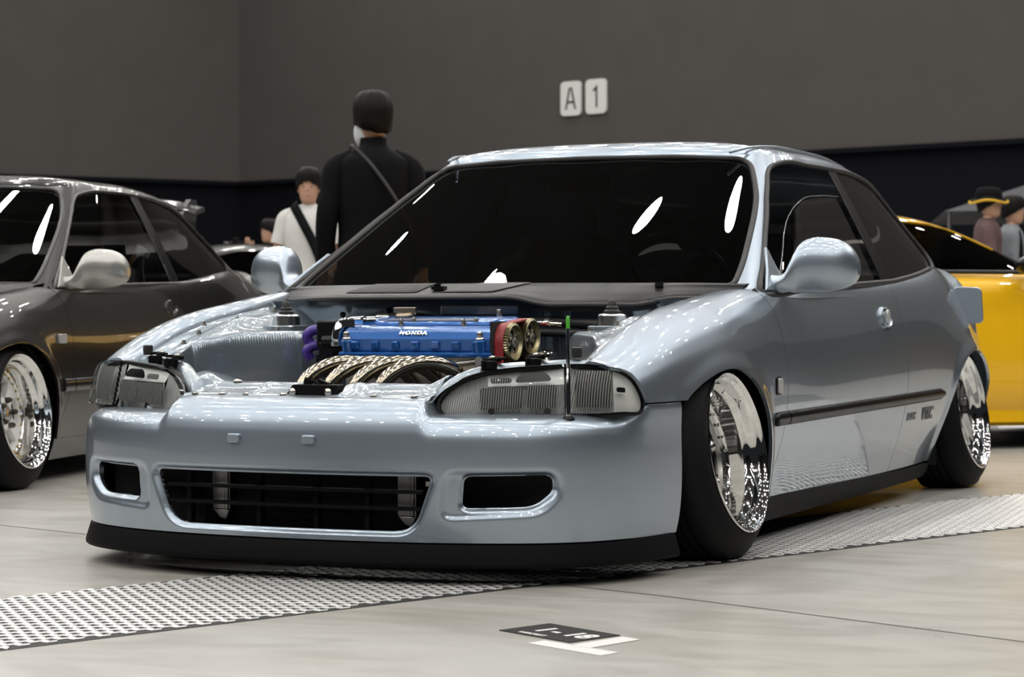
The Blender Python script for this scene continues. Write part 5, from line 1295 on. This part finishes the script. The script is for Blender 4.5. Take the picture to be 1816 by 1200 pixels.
# ------------------------------------------------------------------ low coupes behind
def coupe(root, P, zl=0.0):
    ST = [(.92,.42,.44,.50,.45),(.85,.52,.56,.70,.5),(.62,.60,.645,.815,.55),(.3,.675,.715,.855,.6),(0,.715,.765,.87,.6),(-.35,.765,.805,.868,.6),(-.55,.80,.84,.865,.62),(-.72,.815,.93,.863,.60),(-.92,.825,1.03,.861,.57),(-1.15,.83,1.12,.859,.545),(-1.45,.835,1.165,.858,.535),(-1.8,.84,1.155,.858,.53),(-2.15,.845,1.10,.862,.52),(-2.5,.845,1.00,.862,.52),(-2.8,.835,.905,.845,.52),(-3.05,.80,.84,.79,.5),(-3.2,.70,.72,.66,.45)]
    C = []
    for x, zb, zc, yb, yr in ST:
        zr = max(zb + .01, zc - .055) if zc - zb > .08 else zb + (zc - zb) * .6
        C.append([(x, yb * .93, .12), (x, yb * .985, .25), (x, yb, .40), (x, yb * .985, .40 + (zb - .40) * .55), (x, yb * .955, zb - .035), (x, yb * .90, zb), (x, yb * .90 + (yr - yb * .9) * .5, zb + (zr - zb) * .56), (x, yr, zr), (x, yr * .8, zr + (zc - zr) * .55), (x, yr * .45, zc - .006), (x, 0, zc)])
    G = surf(np.array(C), 170, 70); X, Y, Z = G[..., 0], G[..., 1], G[..., 2]
    dlo = rpoly([(-.66,.838),(-1.12,1.082),(-1.40,1.108),(-1.78,1.098),(-2.02,1.04),(-2.12,.95),(-2.08,.862),(-1.4,.846)], [.02,.06,.1,.1,.06,.05,.04,.05], 5)
    sidew = np.where(Y > .5, psd(X, Z, dlo), 1.0)
    wsx = psd(X, Y, np.array([(-.56,-.1),(-.60,.42),(-.70,.66),(-.74,.66),(-1.10,.46),(-1.10,-.1)])); hb = psd(X, Y, np.array([(-2.75,-.1),(-2.72,.45),(-2.1,.44),(-2.1,-.1)]))
    wsx = np.where(Z > .8, wsx, 1.0); hb = np.where(Z > .8, hb, 1.0)
    circ = lambda xc: np.where(Y > .4, np.hypot(X - xc, Z - .30) - .335, 1.0)
    low = Z - .15
    for sg in (1, -1):
        def put(n_, fl_, m, solid=0.0, off=0.0):
            v, f = trim(G, fl_); v = v.copy(); v[:, 1] *= sg; v[:, 2] += zl
            if off: v[:, :] -= np.array((0, off * sg, off))
            return mk(n_, v, f, m, root, ang=60, solid=solid, ref=(-1.2, 0, .4))
        put('body_side', [sidew, wsx, hb, circ(0), circ(-2.42), low, np.abs(X + .62 + (Z - .5) * .0) - .003, np.abs(X + 1.98) - .003], P, .012)
        put('window_glass', [-sidew + .004, Y - .5], M_TINT, 0, .005)
        put('windscreen', [-wsx + .004, Z - .8], M_WS, 0, .004); put('hatch_glass', [-hb + .004, Z - .8], M_TINT, 0, .004)
        lp = on = None
        for xc in (0, -2.42):
            t = empty('wheel', (0, 0, 0), 0, root)
            tp = [(.21,-.01),(.235,0),(.29,-.012),(.305,-.03),(.31,-.06),(.31,-.17),(.30,-.20),(.21,-.21)]; v, f = lathe(tp, 48); mk('tire', (np.array(v) + (xc, .835, .31)) * (1, sg, 1), f, M_TIRE, t, ref=(xc, .72 * sg, .31))
            v, f = lathe([(.222,-.002),(.21,-.01),(.20,-.03),(.19,-.06),(.03,-.05),(.0005,-.04)], 48); mk('rim', (np.array(v) + (xc, .835, .31)) * (1, sg, 1), f, M_SILVER, t)
            for k in range(6):
                a = 2 * pi * k / 6; mb = MB(); mb.prism([(-.02, .03), (.02, .03), (.028, .195), (-.028, .195)], ((xc, .80 * sg, .31), (cos(a), 0, -sin(a)), (sin(a), 0, cos(a))), -.015, .015); mb.obj('spoke', M_SILVER, t, smooth=False)
        pts = [(x, y * sg, z + zl) for x, y, z in ((-.84,.79,.86),(-.86,.85,.872),(-.87,.91,.88),(-.87,.965,.88),(-.865,.99,.876))]
        v, f = tube(hs(pts, 14), [.010, .010, .012, .02, .034, .040, .043, .045, .045, .045, .043, .038, .028, .010], 14); v = np.array(v); v[:, 0] = -.86 + (v[:, 0] + .86) * 1.3; mk('door_mirror', v, f, M_TRIM, root, ang=180)
        v, f = tube(hs([(-.60, .79 * sg, .842 + zl), (-1.0, .782 * sg, .848 + zl), (-1.6, .780 * sg, .853 + zl), (-2.1, .78 * sg, .866 + zl)], 20), .010, 8); mk('belt_moulding', v, f, M_RUBBER, root, ang=180)
        rows = np.array([[(x, (.802 + d) * sg, z) for d, z in ((0, .20 + zl), (.025, .19 + zl), (.028, .13 + zl), (-.03, .11 + zl))] for x in np.linspace(-.36, -2.06, 8)]); mk('sill_skirt', rows.reshape(-1, 3), gridfaces(8, 4), P, root, ang=50, ref=(-1.2, 0, .3))
    MB().box((-1.2, 0, .16), (3.4, 1.5, .06)).obj('floor_pan', M_DARK, root, smooth=False)
    rows = np.array([[(x, y, z + zl) for x, z in ((-.58, .80), (-.75, .80), (-.95, .78), (-1.0, .5))] for y in np.linspace(-.7, .7, 5)]); mk('dashboard', rows.reshape(-1, 3), gridfaces(5, 4), M_DARK, root)
    for y in (.36, -.36): seat(root, -1.55, y, M_SEAT, lift=.0)
_a = atan2(.905, -.425); _b = _a + radians(12); _p = np.array((-6.02, .95)) + np.array((cos(_a) * -.6 + sin(_a) * .78, sin(_a) * -.6 - cos(_a) * .78)) - np.array((cos(_b) * -.6 + sin(_b) * .78, sin(_b) * -.6 - cos(_b) * .78))
ycar = empty('sports_coupe', (_p[0] - .08 * cos(_b), _p[1] - .08 * sin(_b), 0), _b); tag(ycar, 'bright yellow low coupe with black mirrors behind the silver blue hatchback', 'car'); ycar.scale = (1, 1, .945); coupe(ycar, M_YELLOW)
bcar = empty('sports_coupe', (-11.8, -6.3, 0), atan2(.60, -.8)); tag(bcar, 'gloss black low coupe behind the dark grey hatchback', 'car'); coupe(bcar, M_BLACKPAINT)
# ------------------------------------------------------------------ visitors
M_SKIN = mat('skin', (.42, .24, .16, 1), 0, .5); M_HAIR = mat('black_hair', (.005, .0045, .0045, 1), 0, .6, spec=.15)
def skinned(name, J, E_, m, parent, sub=2):
    """continuous body grown round a skeleton of joints (x, y, z, rx, ry)"""
    me = bpy.data.meshes.new(name); me.from_pydata([j[:3] for j in J], E_, []); me.materials.append(m)
    o = bpy.data.objects.new(name, me); COL.objects.link(o); o.parent = parent
    md = o.modifiers.new('skin', 'SKIN'); md.use_smooth_shade = True
    if not me.skin_vertices: me.attributes
    sv = me.skin_vertices[0].data if me.skin_vertices else None
    if sv is None:
        bm = bmesh.new(); bm.from_mesh(me); bm.verts.layers.skin.verify(); bm.to_mesh(me); bm.free(); sv = me.skin_vertices[0].data
    for k, j in enumerate(J): sv[k].radius = (j[3], j[4]); sv[k].use_root = (k == 0)
    s = o.modifiers.new('subd', 'SUBSURF'); s.levels = sub; s.render_levels = sub
    return o
def loft(name, rings, m, parent, n=24, power=.85, cap=True, **k):
    """rings (cx, cy, cz, half depth x, half width y)"""
    R = []
    for cx, cy, cz, a, b in rings:
        R.append([(cx + a * np.sign(cos(t)) * abs(cos(t))**power, cy + b * np.sign(sin(t)) * abs(sin(t))**power, cz) for t in np.linspace(0, 2 * pi, n, endpoint=False)])
    R = hs(np.array(R), 4 * len(rings)); q = len(R)
    f = gridfaces(q, n, cv=True)
    if cap: f += [tuple(range(n)), tuple((q - 1) * n + j for j in range(n))]
    return mk(name, R.reshape(-1, 3), f, m, parent, ang=180, ref=tuple(np.mean([r[:3] for r in rings], axis=0)), **k)
def person(loc, face, H, label, shirt, trousers, armL, armR, sleeve='long', head_turn=0.0, hair='short', group=None, collar=False, longshirt=False):
    """local +x is where the body faces; arms = (elbow, wrist) points at height 1.75"""
    t = empty('person', loc, face); tag(t, label, 'person', group)
    k = H / 1.75; t.scale = (k, k, k)
    sl, sr_ = (0, .18, 1.37), (0, -.18, 1.37)
    J = [(0,0,.95,.10,.13),(0,0,1.10,.09,.12),(0,0,1.28,.10,.14),(0,0,1.40,.05,.06),(.005,0,1.475,.052,.052),(.012,0,1.53,.054,.054),
         (*sl,.040,.040),(*armL[0],.042,.042),(*armL[1],.028,.028),(*sr_,.040,.040),(*armR[0],.042,.042),(*armR[1],.028,.028),
         (0,.10,.88,.085,.085),(.01,.105,.50,.058,.058),(-.01,.105,.09,.036,.036),(.12,.115,.035,.03,.04),(0,-.10,.88,.085,.085),(.01,-.105,.50,.058,.058),(-.01,-.105,.09,.036,.036),(.12,-.115,.035,.03,.04)]
    Eg = [(0,1),(1,2),(2,3),(3,4),(4,5),(3,6),(6,7),(7,8),(3,9),(9,10),(10,11),(0,12),(12,13),(13,14),(14,15),(0,16),(16,17),(17,18),(18,19)]
    # hands: palm, four fingers and a thumb each
    for w_, arm, sgn in ((8, armL, 1), (11, armR, -1)):
        e_, wr = np.array(arm[0]), np.array(arm[1]); d = wr - e_; d /= np.linalg.norm(d)
        sd = np.cross(d, (1.0, 0, 0)) if abs(d[0]) < .8 else np.cross(d, (0, 0, 1.0)); sd /= np.linalg.norm(sd); nn = np.cross(d, sd)
        p = wr + d * .055; J.append((*p, .014, .030)); pi_ = len(J) - 1; Eg.append((w_, pi_))
        for q, ln in ((-.027, .062), (-.009, .074), (.009, .070), (.027, .055)):
            a_ = p + d * .035 + sd * q; b_ = a_ + d * ln * .55 + nn * .008; c_ = b_ + d * ln * .45 + nn * .022
            J += [(*a_, .009, .009), (*b_, .0085, .0085), (*c_, .0075, .0075)]; n_ = len(J); Eg += [(pi_, n_ - 3), (n_ - 3, n_ - 2), (n_ - 2, n_ - 1)]
        a_ = p + sd * .035 * sgn + nn * .008; b_ = a_ + d * .03 + sd * .018 * sgn + nn * .012; J += [(*a_, .011, .011), (*b_, .009, .009)]; n_ = len(J); Eg += [(pi_, n_ - 2), (n_ - 2, n_ - 1)]
    skinned('body', J, Eg, M_SKIN, t, 1)
    # head with face
    h = empty('head', (.012, 0, 1.60), head_turn, t)
    loft('skull', [(.030,0,-.125,.030,.030),(.026,0,-.105,.062,.052),(.018,0,-.075,.082,.062),(.010,0,-.03,.094,.072),(.004,0,.02,.099,.077),(0,0,.06,.096,.076),(-.004,0,.10,.074,.060),(-.004,0,.118,.030,.025)], M_SKIN, h, 28, 1.0)
    mb = MB(); mb.prism([(.100,-.032),(.124,-.028),(.112,-.002),(.097,.022),(.09,0)], ((0, .011, 0), (1, 0, 0), (0, 0, 1)), 0, .022); mb.obj('nose', M_SKIN, h, subd=1)
    for s in (1, -1):
        loft('ear', [(-.004, .074 * s, -.035, .012, .006), (-.006, .080 * s, -.01, .020, .009), (-.008, .080 * s, .015, .016, .008)], M_SKIN, h, 12)
        mb = MB(); mb.lathe([(.0005,-.010),(.011,-.004),(.012,0),(.011,.004),(.0005,.010)], 12, (.088, .031 * s, .006), 'z'); mb.obj('eye', mat('eye_white', (.5,.48,.45,1), 0, .2), h)
        mb = MB(); mb.lathe([(.0005,-.006),(.006,-.003),(.0065,0),(.006,.003),(.0005,.006)], 10, (.0955, .031 * s, .006), 'z'); mb.obj('iris', M_HAIR, h)
        mb = MB(); mb.tube([(.088, .014 * s, .025), (.090, .032 * s, .030), (.080, .052 * s, .024)], .0045, 6); mb.obj('eyebrow', M_HAIR, h)
    mb = MB(); mb.tube(hs([(.088,-.024,-.066),(.0985,-.008,-.064),(.0985,.008,-.064),(.088,.024,-.066)], 10), .0055, 8); mb.obj('mouth', mat('lips', (.33,.13,.10,1), 0, .4), h)
    if hair:
        # cap of hair, longer behind, fringe in front
        rows = []
        for i in range(12):
            u = i / 11; rows.append([])
            for j in range(32):
                a = 2 * pi * j / 32; fr = .5 + .5 * cos(a)          # 1 at the face
                low = (-.085 * (1 - fr)**.8 + .045 * fr) if hair == 'short' else (-.068 * (1 - fr)**.6 + .028 * fr)
                zz = low + (.156 - low) * cos(min(1, u) * pi / 2)**.75; sc = sin(min(1, u * 1.12) * pi / 2)**.62
                tk = .020 + .003 * sin(j * 2.1 + i * .7); sc *= 1 - .20 * max(0, (u - .72) / .28) * (1 - fr)
                rows[-1].append((-.004 + (.103 + tk) * sc * cos(a), (.080 + tk) * sc * sin(a), zz + .003 * sin(j * 1.7)))
        rows = np.array(rows); mk('hair', rows.reshape(-1, 3), gridfaces(12, 32, cv=True), M_HAIR, h, ang=180, solid=.006, ref=(0, 0, 0))
    # clothes
    zb = .84 if longshirt else .93
    loft('shirt', [(0,0,zb,.125,.185),(0,0,1.05,.118,.178),(0,0,1.20,.128,.192),(0,0,1.32,.130,.190),(-.005,0,1.40,.112,.175),(-.008,0,1.445,.085,.115),(-.004,0,1.475,.066,.072)] + ([(.0,0,1.515,.064,.066)] if collar else []), shirt, t, 32, .9, cap=False)
    for arm, sgn in ((armL, 1), (armR, -1)):
        e_, wr = np.array(arm[0]), np.array(arm[1]); s0 = np.array((-.002, .100 * sgn, 1.425)); s1 = np.array((0, .180 * sgn, 1.372))
        pts = [s0, s1, (s1 + e_) / 2, e_, (e_ + wr) / 2, wr] if sleeve == 'long' else [s0, s1, s1 + (e_ - s1) * .4, s1 + (e_ - s1) * .75]
        rr = [.040, .066, .062, .056, .050, .042] if sleeve == 'long' else [.040, .064, .066, .066]
        P_ = hs(np.array(pts), 20); r_ = np.interp(np.linspace(0, 1, 20), np.linspace(0, 1, len(rr)), rr); v, f = tube(P_, r_, 16, caps=False); mk('sleeve', v, f, shirt, t, ang=180)
    loft('trouser_seat', [(0,0,.76,.10,.14),(0,0,.84,.118,.172),(0,0,.92,.122,.178),(0,0,1.0,.112,.168)], trousers, t, 28)
    for s in (1, -1):
        loft('trouser_leg', [(-.005,.108 * s,.07,.075,.07),(0,.106 * s,.30,.078,.074),(.008,.105 * s,.52,.086,.082),(.004,.10 * s,.75,.102,.092),(0,.088 * s,.93,.118,.094)], trousers, t, 20)
        loft('shoe', [(.055,.112 * s,.002,.140,.048),(.055,.112 * s,.03,.140,.050),(.03,.112 * s,.065,.105,.045),(-.005,.112 * s,.10,.055,.042)], mat('shoe_leather', (.03,.03,.03,1), 0, .5), t, 20)
    return t, h
def strap(t, pts, m, w_=.028, name='bag_strap'):
    P_ = hs(np.array(pts), 30); rows = []
    for i, p in enumerate(P_):
        tn = P_[min(i + 1, 29)] - P_[max(i - 1, 0)]; tn /= np.linalg.norm(tn); c = np.array((0, 0, 1.2)); o_ = p - c; o_[2] *= .4; o_ /= np.linalg.norm(o_); sd = np.cross(tn, o_); sd /= np.linalg.norm(sd)
        rows.append([p - sd * w_, p + sd * w_])
    rows = np.array(rows); return mk(name, rows.reshape(-1, 3), gridfaces(30, 2), m, t, ang=180, solid=.004)
VA = atan2(-.4252, -.905)      # the way the lens looks
M_BLK = mat('black_cotton', (.0032, .0035, .005, 1), 0, .8, spec=.12); M_WHT = mat('white_cotton', (.55, .55, .54, 1), 0, .8, noise=.12, nscale=9); M_GRY = mat('grey_marl', (.17, .185, .205, 1), 0, .85, noise=.1, nscale=30)
M_STRAP = mat('dark_strap', (.010, .010, .011, 1), 0, .6)
M_CHECK = mat('maroon_check', (.09, .05, .05, 1), 0, .85, noise=.5, nscale=14); M_JEAN = mat('dark_denim', (.02, .025, .04, 1), 0, .85)
hang = ((-.02, .235, 1.12), (.03, .25, .87)); hangR = ((-.02, -.235, 1.12), (.03, -.25, .87))
# man in black seen from behind, wearing a mask
t, h = person((-4.40, -2.62, 0), VA + .16, 1.715, 'person in black jacket with back turned wearing a white face mask', M_BLK, M_BLK, hang, hangR, 'long', .42, 'long', collar=True)
loft('face_mask', [(.040,0,-.122,.060,.050),(.040,0,-.095,.072,.066),(.038,0,-.06,.078,.074),(.034,0,-.03,.078,.074),(.030,0,-.005,.074,.066)], mat('mask_white', (.6,.62,.63,1), 0, .8), h, 24, cap=False)
for s in (1, -1):
    mb = MB(); mb.tube(hs([(.06, .066 * s, -.02), (.02, .080 * s, .0), (-.012, .084 * s, .005)], 8), .002, 5); mb.obj('mask_loop', mat('mask_white', (.6,.62,.63,1), 0, .8), h)
strap(t, [(.07,.10,1.455),(-.02,.115,1.478),(-.10,.06,1.42),(-.146,-.03,1.30),(-.142,-.12,1.16),(-.10,-.19,1.02)], M_STRAP, .010)
# boy in a white T-shirt
t, h = person((-8.26, -5.23, 0), VA + pi - .12, 1.615, 'person in white T-shirt with a black strap across the chest', M_WHT, M_JEAN, ((.0,.25,1.12),(.16,.20,.98)), ((.0,-.25,1.12),(.14,-.24,.95)), 'short', .1, 'short')
strap(t, [(-.05,-.12,1.475),(.06,-.105,1.47),(.125,-.03,1.35),(.142,.06,1.18),(.135,.13,1.0)], M_BLK, .034)
# photographer holding a camera up
t, h = person((-15.03, -9.63, 0), VA + pi - .75, 1.56, 'person in black behind the black coupe raising a camera', M_BLK, M_BLK, ((.16,.22,1.18),(.33,.10,1.40)), ((.16,-.22,1.18),(.33,-.04,1.38)), 'long', -.1, 'short')
camt = empty('video_camera', (0, 0, 0)); tag(camt, 'black camera with lens held up by the photographer in black', 'camera')
ca = VA + pi - .75; camt.location = (-15.03 + cos(ca) * .47, -9.63 + sin(ca) * .47, 1.20); camt.rotation_euler = (0, 0, ca)
MB().box((0, 0, .075), (.09, .16, .10)).box((0, 0, .14), (.05, .06, .04)).obj('camera_body', M_PLASTIC, camt, smooth=False, bevel=.01)
mb = MB(); mb.lathe([(.045,.04),(.045,.10),(.052,.11),(.052,.17),(.044,.172),(.04,.15),(.0005,.14)], 24, (0, 0, .07), 'x'); mb.obj('camera_lens', M_TRIM, camt, ang=40)
# couple by the yellow coupe
ra = atan2(.905, -.425)
t, h = person((-14.23, -1.93, 0), ra - .25, 1.66, 'person in maroon patterned shirt and black bucket hat with yellow brim', M_CHECK, M_BLK, ((.05,.25,1.12),(.22,.15,1.02)), ((.05,-.25,1.12),(.22,-.16,1.02)), 'long', .0, 'short', longshirt=True)
loft('hat_crown', [(-.005,0,.055,.122,.104),(-.005,0,.11,.116,.098),(-.006,0,.145,.095,.08),(-.006,0,.158,.04,.03)], M_BLK, h, 28)
rows = np.array([[(-.005 + r_ * cos(a) * 1.12, r_ * sin(a), z_ + .012 * sin(3 * a) - .018 * cos(a) * -1 * 0) for r_, z_ in ((.105, .062), (.130, .044), (.152, .024))] for a in np.linspace(0, 2 * pi, 48, endpoint=False)]); mk('hat_brim', rows.reshape(-1, 3), gridfaces(48, 3, cu=True), M_BLK, h, ang=180, solid=.004)
v, f = tube([(-.005 + (.153) * 1.12 * cos(a), .153 * sin(a), .022 + .012 * sin(3 * a)) for a in np.linspace(0, 2 * pi, 64, endpoint=False)], .011, 8, closed=True); mk('hat_brim_edge', v, f, mat('yellow_binding', (.62,.36,.01,1), 0, .7), h, ang=180)
t, h = person((-14.81, -1.86, 0), ra - .15, 1.615, 'person in grey sweatshirt with a dark bag strap across the body', M_GRY, M_JEAN, ((.0,.25,1.12),(.10,.24,.90)), ((.0,-.25,1.12),(.10,-.24,.90)), 'long', .0, 'short')
strap(t, [(-.03,.12,1.478),(.03,.02,1.46),(.06,-.14,1.40),(.08,-.205,1.20),(.06,-.20,1.02),(.0,-.19,.95)], M_BLK, .02)
# grey canopy beyond them
cn = empty('canopy_tent', (-20.6, -1.9, 0), .3); tag(cn, 'grey fabric canopy standing before the black wall', 'tent')
q = 2.1; V = [(-q, -q, 1.62), (q, -q, 1.62), (q, q, 1.62), (-q, q, 1.62), (-.1, -.1, 2.3), (.1, -.1, 2.3), (.1, .1, 2.3), (-.1, .1, 2.3)]
mk('canopy_roof', V, [(0, 1, 5, 4), (1, 2, 6, 5), (2, 3, 7, 6), (3, 0, 4, 7), (4, 5, 6, 7)], mat('grey_canvas', (.05, .052, .058, 1), 0, .8), cn, smooth=False)
for a in (-1, 1):
    for b in (-1, 1): mb = MB(); mb.cyl((a * (q - .05), b * (q - .05), 0), (a * (q - .05), b * (q - .05), 1.63), .025, 10); mb.obj('canopy_leg', M_SILVER, cn)
